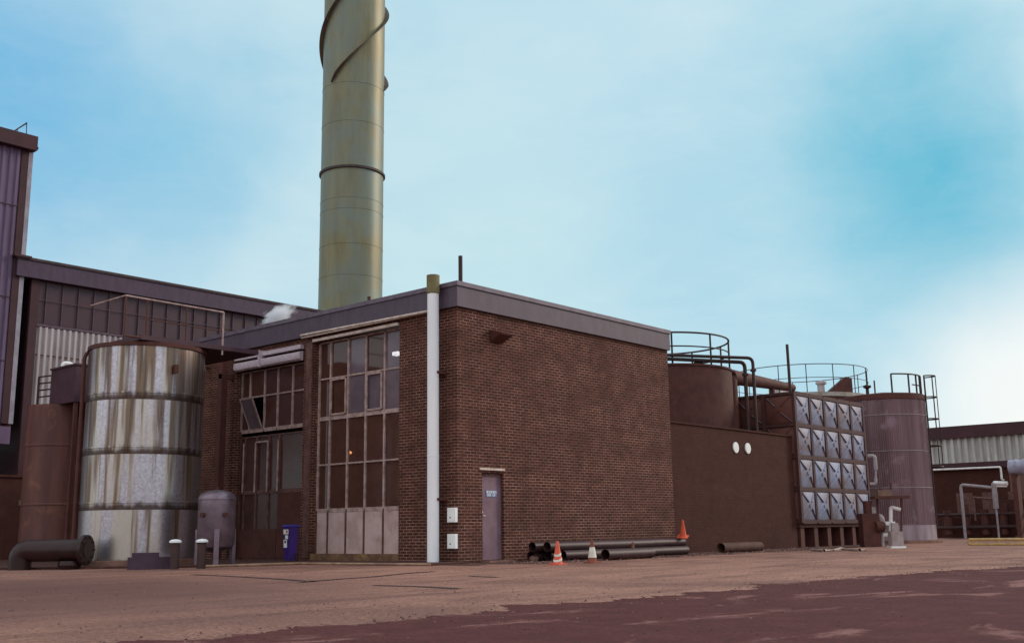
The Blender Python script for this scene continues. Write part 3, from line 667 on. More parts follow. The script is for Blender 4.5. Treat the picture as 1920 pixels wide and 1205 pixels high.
# big pipe with blind flange
pr = far(160, 1018, 28.2)
zc = .45; d = np.array([CR[0], CR[1], 0]); d /= np.hypot(*d[:2])
pl_ = far(75, 1018, 28.2)
t = thing('flanged_pipe', 'fat dark pipe with round flange lying low left of the rusty tank', 'pipe', (pr[0], pr[1], 0))
A0 = Vector((pr[0], pr[1], zc)); A1 = A0-Vector(d)*1.55
b = MB(); b.tube(fillet([A0, A1, A1-Vector((0, 0, .45))], .42, 7), .26, 20); b.build('body', M['gloss_dark'], t)
ax = (Vector(d)+Vector((.35, -.75, 0))).normalized()
b = MB(); b.tube([A0-ax*.03, A0+ax*.06], .36, 28); b.tube([A0+ax*.06, A0+ax*.075], .20, 20)
for k in range(10):
    q = 2*PI*k/10; e1 = ax.cross(Vector((0, 0, 1))).normalized(); e2 = ax.cross(e1); c_ = A0+(e1*math.cos(q)+e2*math.sin(q))*.30; b.tube([c_+ax*.06, c_+ax*.09], .025, 6)
b.build('flange', M['gloss_dark'], t)
b = MB(); b.lathe(A0.x-.35*d[0], A0.y-.35*d[1], [(.001, .0), (.24, .02), (.27, .10), (.25, .20)], 20); b.build('saddle', M['gloss_dark'], t)

# ------------------------------------------------------------------ left background
c2 = far(103, 900, 36.5)
t = thing('brown_tank', 'tall dull brown cylindrical tank in the corner left of the rusty tank', 'tank', (c2[0], c2[1], 0))
zt = float(far(103, 757, 35.6)[2])
b = MB(); b.lathe(c2[0], c2[1], [(.93, 0), (.93, 1.7), (.945, 1.72), (.945, 1.76), (.93, 1.78), (.93, 3.5), (.945, 3.52), (.945, 3.56), (.93, 3.58), (.93, zt)], 56); b.build('shell', mk('brown_tank_steel', (.16, .085, .07), (.10, .05, .045), 2.4, .6, stretch=(1, 1, .12), c3=(.22, .12, .08), s3=1.2), t)
b = MB(); b.lathe(c2[0], c2[1], [(.93, zt+.003), (.001, zt+.12)], 40); b.build('roof', M['dark'], t)
# railing and dark plant box on it
b0 = far(70, 757, 37.6); b1 = far(128, 757, 36.4)
t = thing('guard_rail', 'dark steel guard rail of thin bars in front of the pale corrugated wall', 'railing', tuple(b0))
z0 = float(b0[2]); z1 = float(far(100, 703, 37)[2])
for k in range(4):
    z = z0+(z1-z0)*(k+1)/4; MB().tube([(b0[0], b0[1], z), (b1[0], b1[1], z)], .026, 6).build('rail', M['black'], t)
for k in range(3):
    s_ = k/2; MB().tube([(b0[0]+(b1[0]-b0[0])*s_, b0[1]+(b1[1]-b0[1])*s_, z0-.1), (b0[0]+(b1[0]-b0[0])*s_, b0[1]+(b1[1]-b0[1])*s_, z1)], .04, 6).build('post', M['black'], t)
p0 = far(113, 750, 35.5); p1 = far(180, 680, 35.5); zb_, zt_ = float(far(113, 757, 35.5)[2]), float(far(113, 690, 35.5)[2])
t = thing('plant_cabinet', 'dark purple plant cabinet raised between the brown tank and rusty tank', 'cabinet', (p0[0], p0[1], 0))
b = MB(); b.box(p0[0], p0[0]+2.2, p0[1]-.9, p0[1]+.7, zb_, zt_); b.build('casing', M['darkpurple'], t)
b = MB(); b.box(p0[0]-.04, p0[0]+2.24, p0[1]-.94, p0[1]+.74, zt_+.002, zt_+.06); b.build('lid', M['darkpurple'], t)
for dx_, dy_ in ((.1, -.8), (2.1, -.8), (.1, .6), (2.1, .6)): MB().box(p0[0]+dx_-.05, p0[0]+dx_+.05, p0[1]+dy_-.05, p0[1]+dy_+.05, 0, zb_-.002).build('leg', M['dark'], t)
p = far(122, 686, 36); q = Vector(p)
b = MB(); b.tube(fillet([q+Vector((-.06, .0, -.16)), q+Vector((-.06, .0, .08)), q+Vector((.16, -.1, .06)), q+Vector((.2, -.12, -.16))], .08), .075, 10)
solo(b, 'vent_cowl', M['white'], 'small white bent cowl on top of the dark purple cabinet', 'vent', tuple(p))

# hall with long fascia
HY = 20.0
hz_t, hz_f = float(at(300, 534.5, 1, HY)[2]), float(at(300, 563, 1, HY)[2])
hx0, hx1 = -2.02, 13.5
t = thing('factory_hall', 'long dark factory hall with deep fascia and dim tall glazing behind the tank', 'building', (hx0, HY, 0))
zg = float(at(70, 612, 1, HY)[2]); zg2 = float(at(60, 795, 1, HY)[2])
b = MB(); b.box(hx0+.5, hx1, HY+.12, HY+12, 0, hz_f+.2); b.build('wall', M['darkpurple'], t)
b = MB(); b.box(hx0-.35, hx1, HY-.25, HY+.12, hz_f, hz_t); b.build('fascia', M['hall_fascia'], t)
b = MB(); b.box(hx0-.4, hx1, HY-.30, HY+12, hz_t+.002, hz_t+.10); b.build('roof', M['roof'], t)
b = MB(); b.box(hx0+.5, hx1, HY+.06, HY+.11, zg+.15, hz_f-.002); b.build('glazing', M['glass_dim'], t)
b = MB(); x = hx0+.9
while x < hx1: b.box(x-.014, x+.014, HY+.0, HY+.058, zg+.12, hz_f-.004); x += .62
b.box(hx0+.5, hx1, HY-.02, HY+.0, zg+.99, zg+1.01); b.box(hx0+.5, hx1, HY-.02, HY+.1, zg+.02, zg+.12)
b.build('mullion', M['mullion'], t)
b = MB(); b.corr(0, hx0+.62, hx0+7, HY+.05, 3.0, zg, .225, .10); b.build('cladding', M['palecorr'], t)
b = MB(); b.box(hx0+.62, hx0+7, HY-.03, HY-.012, zg-1.05, zg-1.01); b.build('cladding_joint', M['dark'], t)
b = MB(); b.box(hx0+.3, hx0+.6, HY-.05, HY+.12, 0, hz_f-.004); b.build('corner_post', M['tower_dark'], t)
b = MB(); pz = at(65, 520, 1, HY)[2]; b.tube([(10.5, HY-.05, 8.6), (10.5, HY-.05, 9.6)], .09, 10); b.build('flue', M['cyan_pipe'], t)
b = MB(); p = at(551, 578, 1, HY+2); q = Vector((p[0], HY+2, hz_t+.1)); b.tube([q, q+Vector((0, 0, .4))], .03, 6); b.tube([q+Vector((.5, 0, 0)), q+Vector((.5, 0, .4))], .03, 6); b.tube([q+Vector((0, 0, .38)), q+Vector((.5, 0, .38))], .03, 6); b.build('roof_rail', M['dark'], t)

# tall clad tower
tz = float(at(36, 247, 1, HY-.4)[2]); tf = float(at(36, 274, 1, HY-.4)[2]); tb = float(at(20, 800, 1, HY)[2])
tx1 = float(at(72, 257, 1, HY-.4)[0]); TYF = HY-.05
t = thing('clad_tower', 'tall purple corrugated tower block cut off by the left edge', 'building', (tx1, HY, 0))
b = MB(); b.corr(0, tx1-9, tx1-.42, TYF, tb, tf, .26, .05); b.build('cladding', M['tower'], t)
b = MB(); b.box(tx1-9, tx1-.02, HY+.01, HY+8, tb, tf+.1); b.build('wall', M['tower_dark'], t)
b = MB(); b.box(tx1-9, tx1, HY-.4, HY+8, tf, tz); b.build('fascia', M['tower_dark'], t)
b = MB(); b.box(tx1-.42, tx1-.18, TYF-.06, HY, tb+.1, tf); b.build('corner_trim', M['tower_dark'], t)
b = MB(); b.box(tx1-.17, tx1-.01, TYF-.07, HY, tb+.1, tf-.02)
for z in (6.6, 8.7, 11.4): b.box(tx1-.175, tx1-.005, TYF-.075, TYF-.071, z, z+.05)
b.build('downpipe', M['cyan_pipe'], t)
b = MB(); zq = float(at(50, 482, 1, HY-.3)[2]); b.box(tx1-.5, tx1+.12, HY-.36, HY-.12, zq-.03, zq+.05); b.build('ledge', M['tower_dark'], t)
b = MB(); b.box(tx1-9, tx1-.1, TYF-.12, HY+.3, tb-.62, tb-.01); b.build('beam', M['tower'], t)
b = MB()
for z in (12.6, 9.2, 6.9): b.box(tx1-9, tx1-.43, TYF-.065, TYF-.052, z, z+.04)
b.build('cladding_joint', M['tower_dark'], t)
b = MB(); b.box(tx1-9, tx1-.5, HY+3, HY+8, 0, tb-.63); b.build('undercroft_wall', M['dark'], t)
b = MB(); p = at(30, 244, 1, HY+.3); q = at(50, 231, 1, HY+.3); z0_ = tz
b.tube([(p[0]-.3, HY+.3, tz), (q[0], HY+.3, q[2]), (q[0]+.03, HY+.3, tz)], .022, 6); b.tube([(p[0]+.05, HY+.3, tz), (p[0]+.05, HY+.3, (tz+q[2])/2+.02)], .018, 6); b.build('roof_rail', M['black'], t)
b = MB(); p = at(74, 283, 1, HY+.0); b.tube([(tx1-.02, HY-.2, p[2]), (tx1+.1, HY-.2, p[2])], .06, 10); b.build('spout', M['black'], t)
# clutter under the tower
p = far(16, 873, 44); b = MB(); b.tube([p+np.array([-.35, .2, 0]), p+np.array([.28, -.15, .0])], .05, 8); b.tube([p+np.array([.18, -.1, .03]), p+np.array([.42, -.25, .03])], .08, 10); b.tube([p+np.array([.40, -.25, 0]), (p[0]+.40, p[1]-.25, 0)], .05, 8)
solo(b, 'standpipe', M['lag'], 'thin white standpipe bent over under the clad tower', 'pipe', (p[0], p[1], 0))
p = far(20, 1000, 40)
t = thing('equipment_housing', 'low brown equipment housing at the left edge under the tower', 'housing', (p[0], p[1], 0))
zt_ = float(far(20, 895, 40)[2])
b = MB(); b.box(p[0]-3, p[0]+.75, p[1]-.2, p[1]+2, 0, zt_); b.build('casing', M['dark'], t)
b = MB(); q = far(43, 942, 39.9); b.box(q[0]-.14, q[0]+.14, p[1]-.216, p[1]-.202, q[2]-.09, q[2]+.09); b.build('warning_plate', M['olive'], t)
b = MB(); b.box(p[0]-3.05, p[0]+.8, p[1]-.25, p[1]+2.05, zt_+.002, zt_+.08); b.build('lid', M['dark'], t)

# ------------------------------------------------------------------ blue wheeled bin
p = at(541, 1056, 2, 0.06); BX, BY = -.95, 5.25
p = far(543, 1040, math.hypot(BX-CAM_P[0], BY-CAM_P[1])); BX, BY = p[0], p[1]
t = thing('wheelie_bin', 'dark blue wheeled bin with white stickers standing beside the glazed bay', 'bin', (BX, BY, .06))
b = MB(); z0, zt_ = .12, .93
def frus(mb, x0, x1, y0, y1, za, X0, X1, Y0, Y1, zb2, mi=0):
    mb.add([(x0, y0, za), (x1, y0, za), (x1, y1, za), (x0, y1, za), (X0, Y0, zb2), (X1, Y0, zb2), (X1, Y1, zb2), (X0, Y1, zb2)],
           [(3, 2, 1, 0), (4, 5, 6, 7), (0, 1, 5, 4), (1, 2, 6, 5), (2, 3, 7, 6), (3, 0, 4, 7)], mi)
frus(b, BX-.16, BX+.22, BY-.13, BY+.13, z0-.04, BX-.22, BX+.27, BY-.16, BY+.16, zt_); b.build('body', M['bin'], t)
b = MB(); frus(b, BX-.25, BX+.29, BY-.185, BY+.185, zt_+.004, BX-.22, BX+.30, BY-.175, BY+.175, zt_+.05); b.box(BX+.29, BX+.36, BY-.15, BY+.15, zt_-.01, zt_+.03); b.build('lid', M['bin_lid'], t)
for sy in (-1, 1):
    b = MB(); b.tube([(BX+.23, BY+sy*.14, .155), (BX+.23, BY+sy*.175, .155)], .10, 18); b.build('wheel', M['black'], t)
sk = MB(); sl = .06/(zt_-z0+.04)
def sticker(mb, yc, zc_, w_, h_, mi=0, off=.004):
    xf = lambda z: BX-.16-(z-z0+.04)*sl-off
    mb.add([(xf(zc_-h_/2), yc-w_/2, zc_-h_/2), (xf(zc_-h_/2), yc+w_/2, zc_-h_/2), (xf(zc_+h_/2), yc+w_/2, zc_+h_/2), (xf(zc_+h_/2), yc-w_/2, zc_+h_/2)], [(0, 1, 2, 3)], mi)
sticker(sk, BY+.01, .80, .25, .12); sticker(sk, BY-.02, .665, .15, .10); sticker(sk, BY+.05, .50, .17, .20)
sticker(sk, BY-.04, .805, .08, .07, 1, .007); sticker(sk, BY+.05, .545, .08, .06, 2, .007)
sk.build('sticker', [M['white'], M['red'], M['black']], t, smooth=0)
t.scale = (.62, .85, 1.02)

# ------------------------------------------------------------------ cones
def cone(base, label, body, stripes, spiral=False):
    t = thing('traffic_cone', label, 'traffic cone', base, 'traffic cones by the pipes')
    x, y, z = base; hh = .52
    b = MB(); b.box(x-.15, x+.15, y-.15, y+.15, z, z+.03); b.build('base', body, t)
    b = MB(); rr = lambda s: .105*(1-s)+.028*s
    b.lathe(x, y, [(.115, z+.03), (.105, z+.05)]+[(rr(s), z+.05+s*(hh-.05)) for s in (.0, .25, .5, .75, 1)]+[(.018, z+hh)], 24); b.build('body', body, t)
    for s0, s1 in stripes:
        b = MB()
        if spiral:
            N = 20; vs = []
            for i in range(N+1):
                a = 2*PI*i/N; sh_ = .10*math.sin(a+1.2)
                for s in (s0+sh_, s1+sh_): vs.append((x+(rr(s)+.006)*math.cos(a), y+(rr(s)+.006)*math.sin(a), z+.05+s*(hh-.05)))
            b.add(vs, [(2*i, 2*i+2, 2*i+3, 2*i+1) for i in range(N)])
        else:
            b.lathe(x, y, [(rr(s0)+.004, z+.05+s0*(hh-.05)), (rr(s0)+.008, z+.05+s0*(hh-.05)+.004), (rr(s1)+.008, z+.05+s1*(hh-.05)-.004), (rr(s1)+.004, z+.05+s1*(hh-.05))], 24)
        b.build('sleeve', M['cone_white'], t)
    return t
p = at(1046, 1058, 2, 0)
cone((p[0], p[1], 0), 'orange traffic cone wound with torn white stripes in front of the pipes', M['orange'], [(.12, .22), (.36, .47)], True)
p = at(1111, 1055, 2, 0)
cone((p[0], p[1], 0), 'dirty traffic cone with one broad white sleeve in front of the pipes', M['orange_dirty'], [(.16, .66)])
PY = -.72
tc3 = cone((0, 0, 0), 'bright orange plain traffic cone tilted on top of the pipe stack', M['orange'], [])
p3 = at(1281, 1019, 1, PY); tc3.location = (p3[0], PY, .50); tc3.rotation_euler = (math.radians(6), math.radians(-17), .3)
p4 = at(1187, 1036, 1, -1.45)
cone((p4[0], -1.45, 0), 'dull rust coloured traffic cone half hidden behind the short pipe', M['orange_dirty'], [])
for dd_ in [o for o in bpy.data.objects if o.name.startswith('traffic_cone') and abs(o.location.y+1.45) < .01]: dd_.scale = (.8, .8, .8)

# ------------------------------------------------------------------ pipes on the ground
def lying(name, x0, x1, y, z, r_, mat, label, dy=0, group='pipes lying along the brick wall'):
    b = MB(); b.pipe((x0, y, z), (x1, y+dy, z), r_, .012, 24); return solo(b, name, M[mat], label, 'pipe', (x0, y, z), group)
lying('steel_pipe', 2.15, 9.3, -.45, .13, .125, 'steel_pipe', 'long dark steel pipe on the ground nearest the brick wall')
lying('steel_pipe', 2.5, 7.9, -.72, .13, .125, 'steel_pipe', 'long dark steel pipe in the middle of the bottom row')
lying('steel_pipe', 2.75, 8.6, -1.0, .13, .125, 'steel_pipe', 'long dark steel pipe at the front of the bottom row', .06)
lying('steel_pipe', 2.05, 9.0, -.585, .352, .125, 'steel_pipe', 'long dark steel pipe on top of the stack close to the wall')
lying('steel_pipe', 2.3, 6.9, -.86, .352, .125, 'steel_pipe', 'shorter dark steel pipe on top of the stack at its front')
xa, xb = at(1135, 1045, 1, -2.0)[0], at(1224, 1045, 1, -2.0)[0]
lying('steel_pipe', xa, xb, -2.0, .14, .14, 'steel_pipe', 'short thick pipe lying alone in front of the pipe stack', .05)
xa, xb = at(1352, 1030, 1, -1.0)[0], at(1420, 1030, 1, -1.0)[0]
lying('rusty_pipe', xa, xb, -1.0, .15, .15, 'rust_pipe', 'rusty brown pipe length lying under the two white discs', -.1)
for i, (x, y) in enumerate(((2.9, -.72), (7.4, -.72))):
    pass
b = MB(); p = at(1001, 1031, 2, .02); p = at(1001, 1036, 1, -.5); b.lathe(p[0], -.5, [(.001, .0), (.11, .02), (.12, .09), (.05, .14), (.001, .145)], 9, ribs=lambda j: .02*math.sin(j*2.3)); solo(b, 'stone', M['conc'], 'pale stone lying at the left end of the pipe stack', 'stone', (p[0], -.5, 0))
b = MB(); p = at(1017, 1051, 2, 0.0); b.obox((p[0], p[1]+.2, .04), (.16, .10, .08), Matrix.Rotation(.4, 3, 'Z')); b.obox((p[0]+.06, p[1]+.2, .09), (.05, .08, .05), Matrix.Rotation(.9, 3, 'Y'))
solo(b, 'plastic_scrap', M['orange'], 'small orange plastic scrap left of the striped cone', 'scrap', (p[0], p[1]+.2, 0))

# ------------------------------------------------------------------ tank with round guard rail behind the brick building
CC = at(1243, 690, 1, 4.2); CX, CY = CC[0], 4.2
dcy = math.hypot(CX-CAM_P[0], CY-CAM_P[1]); CRd = (1371-1243)/F_PX*dcy*.985
zr_ = float(far(1250, 681, dcy-CRd)[2])
t = thing('railed_tank', 'dark round tank with curved guard rail behind the end of the brick building', 'tank', (CX, CY, 0))
b = MB(); b.lathe(CX, CY, [(CRd, 0), (CRd, 2), (CRd+.02, 2.02), (CRd+.02, 2.08), (CRd, 2.1), (CRd, zr_-.08), (CRd+.05, zr_-.07), (CRd+.05, zr_), (.001, zr_+.1)], 72); b.build('shell', M['dark'], t)
vc = math.atan2(CAM_P[1]-CY, CAM_P[0]-CX)
def ring(mb, cx, cy, r_, z, rad, n=64, a0=0, a1=2*PI):
    pts = [(cx+r_*math.cos(a0+(a1-a0)*i/n), cy+r_*math.sin(a0+(a1-a0)*i/n), z) for i in range(n+1)]; mb.tube(pts, rad, 8, caps=False)
rt = float(far(1255, 622, dcy-CRd)[2]); rl = CRd-.06
b = MB(); ring(b, CX, CY, rl, rt, .035); ring(b, CX, CY, rl, zr_+(rt-zr_)*.56, .026); b.build('guard_rail', M['black'], t)
for k in range(10):
    a = vc+math.radians(8+36*k); MB().tube([(CX+rl*math.cos(a), CY+rl*math.sin(a), zr_), (CX+rl*math.cos(a), CY+rl*math.sin(a), rt)], .036, 8).build('rail_post', M['black'], t)
# two pipes crossing over and dropping down
for k, (zy0, zy, xd, yy, r_, lab) in enumerate(((665, 671, 1411, .75, .06, 'outer dark pipe running over the wall and dropping beside the panel tank'), (672, 679, 1396, 1.05, .07, 'inner dark pipe running beneath another and dropping down beside the panel tank'))):
    xe, _, z = at(xd, zy, 1, yy); q = at(1240, zy0, 2, z)
    pts = fillet([tuple(q), (xe, yy, z), (xe, yy, 2.6)], .22)
    t = thing('overhead_pipe', lab, 'pipe', (xe, yy, 2.6), 'overhead pipes beside the railed tank')
    b = MB(); b.tube(pts, r_, 12); b.build('run', M['black'], t)
    b = MB(); b.tube([(xe, yy, z-.50), (xe, yy, z-.42)], r_+.05, 14); b.build('flange', M['black'], t)
    if k: zz = z; w_ = (1303-1240)/(1396-1240.0); qm = q+(np.array([xe, yy, z])-q)*.42
b = MB(); b.tube(fillet([(qm[0]+.3, qm[1]-.05, zz-.1), (qm[0], qm[1]+.1, zz-.1), (qm[0], qm[1]+.1, zr_-.1)], .12), .07, 10); solo(b, 'branch_pipe', M['black'], 'short dark elbow pipe dropping onto the railed tank', 'pipe', (qm[0], qm[1]+.1, zr_-.1))
b0 = at(1368, 706, 1, 2.2); b1 = at(1486, 727, 1, 2.2)
b = MB(); b.tube([tuple(b0), tuple((b0+b1)/2), tuple(b1)], .30, 16, r1=.16)
b.tube([tuple(b0*.35+b1*.65), tuple(b0*.35+b1*.65-np.array([0, 0, 1.2]))], .10, 10); b.tube([tuple(b0), tuple(b0-np.array([0, 0, 2.2]))], .28, 14)
solo(b, 'duct', M['dark'], 'thick tapering dark duct sloping from the railed tank to the panel tank', 'duct', tuple(b0-np.array([0, 0, 2.2])))

# ------------------------------------------------------------------ low brick wall with white discs
t_ = at(1276, 900, 1, .15); zw = float(at(1400, 808, 1, .05)[2])
b = MB(); b.box(9.56, 17.92, .15, .45, 0, zw); b.box(9.56, 17.92, .10, .5, zw+.003, zw+.06)
solo(b, 'brick_wall', M['brick_dark'], 'dark sooty brick wall between the brick building and the panel tank', 'wall', (9.56, .15, 0))
d1 = at(1380, 838.5, 1, .12)
b = MB(); N = 28
b.tube([(d1[0], .146, d1[2]), (d1[0], .11, d1[2])], .185, N); b.tube([(d1[0], .11, d1[2]), (d1[0], .104, d1[2])], .165, N)
dsc = solo(b, 'white_disc', M['white'], 'round white disc sign on the sooty brick wall, the one nearer the brick building', 'sign', (d1[0], .146, d1[2]), 'white discs on the dark wall')
d2 = at(1402.5, 840, 1, .12); dup(dsc, (d2[0], .146, d2[2]), 'round white disc sign on the sooty brick wall, the one nearer the panel tank')

# ------------------------------------------------------------------ sectional panel tank
PX0, PX1, PZ0, PZ1 = 18.0, 24.1, .92, 5.66
nc, nr = 5, 4; pw, ph = (PX1-PX0)/nc, (PZ1-PZ0)/nr; PD = 2.44
t = thing('panel_tank', 'square water tank of pale blue cross-pressed panels raised on a dark base', 'tank', (PX0, 0, 0))
def press_panel(mat, side=False):
    """a pressed sheet: flat rim, dished field, raised diagonal cross and centre boss; lies in x-z, face towards -y"""
    b = MB(); f_ = .055; W_, H_ = pw/2-f_, ph/2-f_
    dp = .05
    b.add([(-W_, 0, -H_), (W_, 0, -H_), (W_, 0, H_), (-W_, 0, H_), (-W_+.07, -dp*.9, -H_+.07), (W_-.07, -dp*.9, -H_+.07), (W_-.07, -dp*.9, H_-.07), (-W_+.07, -dp*.9, H_-.07), (0, -dp*2.4, 0)],
          [(0, 1, 5, 4), (1, 2, 6, 5), (2, 3, 7, 6), (3, 0, 4, 7), (4, 5, 8), (5, 6, 8), (6, 7, 8), (7, 4, 8)])
    # diagonal swages
    for sx, sz in ((1, 1), (1, -1), (-1, 1), (-1, -1)):
        A = Vector((sx*(W_-.07), -dp*.9, sz*(H_-.07))); Bc = Vector((sx*.13, -dp*2.05, sz*.13)); dr_ = (Bc-A).normalized(); nn = Vector((dr_.z, 0, -dr_.x)).normalized()*.036
        up = Vector((0, -.05, 0))
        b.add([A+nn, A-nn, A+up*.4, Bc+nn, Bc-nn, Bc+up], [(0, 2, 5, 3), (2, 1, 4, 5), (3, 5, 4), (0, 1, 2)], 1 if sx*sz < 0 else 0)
    b.tube([(0, -dp*2.2, 0), (0, -dp*2.2-.03, 0)], .075, 12)
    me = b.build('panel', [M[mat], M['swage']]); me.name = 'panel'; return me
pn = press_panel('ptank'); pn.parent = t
first = True
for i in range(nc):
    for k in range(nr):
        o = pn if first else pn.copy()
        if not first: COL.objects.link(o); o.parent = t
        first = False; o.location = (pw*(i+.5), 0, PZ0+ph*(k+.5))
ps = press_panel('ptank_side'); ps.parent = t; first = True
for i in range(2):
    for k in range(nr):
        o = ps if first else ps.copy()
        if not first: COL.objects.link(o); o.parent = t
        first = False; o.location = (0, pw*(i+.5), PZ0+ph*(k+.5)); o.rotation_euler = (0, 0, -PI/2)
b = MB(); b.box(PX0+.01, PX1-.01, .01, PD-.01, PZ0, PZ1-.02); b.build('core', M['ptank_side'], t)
b = MB(); fw = .074
for i in range(nc+1): x = PX0+pw*i; b.box(x-fw, x+fw, -.075, .008, PZ0-.04, PZ1+.04)
for k in range(nr+1):
    z = PZ0+ph*k
    for i in range(nc): b.box(PX0+pw*i+fw, PX0+pw*(i+1)-fw, -.07, .008, z-.07, z+.07)
for i in range(1, 3): y = pw*i; b.box(PX0-.075, PX0+.008, y-fw, y+fw, PZ0-.04, PZ1+.04)
for k in range(nr+1):
    z = PZ0+ph*k; b.box(PX0-.07, PX0+.008, .008, pw-fw, z-.05, z+.05); b.box(PX0-.07, PX0+.008, pw+fw, 2*pw-fw, z-.05, z+.05)
b.build('seam_flange', M['ptank_seam'], t)
b = MB()
for i in range(6): x = PX0+.1+i*(PX1-PX0-.5)/5; b.box(x, x+.3, .1, PD-.1, 0, PZ0-.20)
b.box(PX0, PX1, .05, .3, PZ0-.197, PZ0-.05); b.box(PX0, PX1, PD-.3, PD-.05, PZ0-.197, PZ0-.05); b.box(PX0+.3, PX1-.3, .8, 1.0, 0, PZ0-.2)
b.build('base', M['dark'], t)
p = at(1482, 738, 0, PX0+.1); zt_ = float(at(1481, 645, 0, PX0+.1)[2])
b = MB(); b.pipe((PX0+.1, .15, PZ1+.0), (PX0+.08, .15, zt_), .055, .01); b.box(PX0+.0, PX0+.2, .05, .25, PZ1-.015, PZ1+.06)
solo(b, 'tall_vent', M['black'], 'tall thin black pipe standing on the corner of the panel tank', 'vent pipe', (PX0+.1, .15, PZ1))

# round roofed tank behind the panel tank
RC = at(1500, 740, 1, 6.2); RX, RY = RC[0], 6.2; dr_ = math.hypot(RX-CAM_P[0], RY-CAM_P[1]); RR = 121/F_PX*dr_
zrim = float(far(1500, 735, dr_-RR)[2])
t = thing('domed_tank', 'wide round tank with pale cone roof and thin guard rail behind the panel tank', 'tank', (RX, RY, 0))
b = MB(); b.lathe(RX, RY, [(RR, 0), (RR, zrim-.05)], 72); b.build('shell', M['dark'], t)
b = MB(); b.lathe(RX, RY, [(RR+.03, zrim-.22), (RR+.06, zrim-.2), (RR+.03, zrim), (RR*.5, zrim+.16), (.001, zrim+.3)], 72); b.build('roof', M['domeroof'], t)
zrt = float(far(1525, 681, dr_-RR)[2]); vr = math.atan2(CAM_P[1]-RY, CAM_P[0]-RX)
b = MB(); ring(b, RX, RY, RR-.05, zrt, .02, 72); ring(b, RX, RY, RR-.05, zrim+(zrt-zrim)*.52, .016, 72); b.build('guard_rail', M['black'], t)
for k in range(16):
    a = vr+math.radians(6+22.5*k); MB().tube([(RX+(RR-.05)*math.cos(a), RY+(RR-.05)*math.sin(a), zrim), (RX+(RR-.05)*math.cos(a), RY+(RR-.05)*math.sin(a), zrt)], .024, 6).build('rail_post', M['black'], t)
# fittings standing on the roof
p = far(1575, 731, dr_-RR*.4); b = MB(); z_ = zrim+.1; sz_ = .5
b.add([(p[0]-.75, p[1]+.3, z_), (p[0]+.35, p[1]-.5, z_), (p[0]+.35, p[1]-.5, z_+.72), (p[0]+.1, p[1]-.3, z_+.80), (p[0]-.45, p[1]+.6, z_), (p[0]+.65, p[1]-.2, z_), (p[0]+.65, p[1]-.2, z_+.72), (p[0]+.4, p[1]-.0, z_+.80)],
      [(0, 1, 2, 3), (7, 6, 5, 4), (0, 3, 7, 4), (3, 2, 6, 7), (2, 1, 5, 6), (1, 0, 4, 5)])
solo(b, 'hatch_housing', M['dark'], 'dark wedge-shaped hatch standing on the cone roof', 'hatch', (p[0], p[1], z_))
p = far(1540, 728, dr_-RR*.5); b = MB(); b.lathe(p[0], p[1], [(.16, zrim+.1), (.16, zrim+.5), (.26, zrim+.55), (.26, zrim+.66), (.001, zrim+.74)], 16)
solo(b, 'roof_ventilator', M['palecorr'], 'pale mushroom ventilator on the cone roof behind the railing', 'vent', (p[0], p[1], zrim+.1))
p = far(1462, 726, dr_-RR*.6); b = MB(); b.box(p[0]-.5, p[0]+.4, p[1]-.3, p[1]+.3, zrim+.0, zrim+.42); b.tube([(p[0]-.2, p[1], zrim+.42), (p[0]-.2, p[1], zrim+.75)], .07, 8)
solo(b, 'roof_plant', M['palecorr'], 'pale boxy plant on the cone roof beside the tall vent', 'plant box', (p[0], p[1], zrim))

# ------------------------------------------------------------------ ribbed tank on the right
dq = 50.0; tcn = far(1667, 880, dq); QX, QY = tcn[0], tcn[1]; QR = (1736-1667)/F_PX*dq*.985
zq = float(far(1660, 736, dq-QR)[2]); zq0 = .12
t = thing('ribbed_tank', 'round tank clad in vertical grey-mauve ribbed sheet with caged ladder', 'tank', (QX, QY, 0))
rb = lambda j: .018 if j % 4 in (1, 2) else 0
b = MB(); NQ = 480
b.lathe(QX, QY, [(QR, .75), (QR, zq-.26)], NQ, ribs=rb); b.build('cladding', M['rtank'], t)
b = MB(); b.lathe(QX, QY, [(QR+.02, zq0), (QR+.02, .748)], 72); b.build('skirt', mk('pale_skirt', (.36, .28, .31), (.24, .17, .18), 2.5, .6, stretch=(1, 1, .2)), t)
b = MB()
for z in (2.3, 3.85, 5.4): b.lathe(QX, QY, [(QR+.02, z), (QR+.034, z+.003), (QR+.034, z+.027), (QR+.02, z+.03)], 96)
b.build('band', M['grey_lag'], t)
b = MB(); b.lathe(QX, QY, [(QR-.01, zq-.258), (QR+.05, zq-.25), (QR+.05, zq-.03), (QR, zq), (.001, zq+.22)], 72); b.build('roof', M['dark'], t)
b = MB(); b.lathe(QX, QY, [(QR+.35, 0), (QR+.35, .11), (QR-.1, .115)], 64); b.build('plinth', M['conc'], t)
p = far(1626, 728, dq-QR*.75); b = MB(); z_ = zq+.04; b.lathe(p[0], p[1], [(.07, z_-.05), (.07, z_+.22), (.17, z_+.28), (.17, z_+.36), (.001, z_+.37)], 16); b.build('vent_cap', M['black'], t)
p = far(1640, 726, dq-QR*.7); b = MB(); b.tube([(p[0], p[1], zq-.02), (p[0], p[1], zq+.62)], .035, 8); b.build('roof_post', M['dark'], t)
for xx in (1603, 1665): pass
vq = math.atan2(CAM_P[1]-QY, CAM_P[0]-QX)
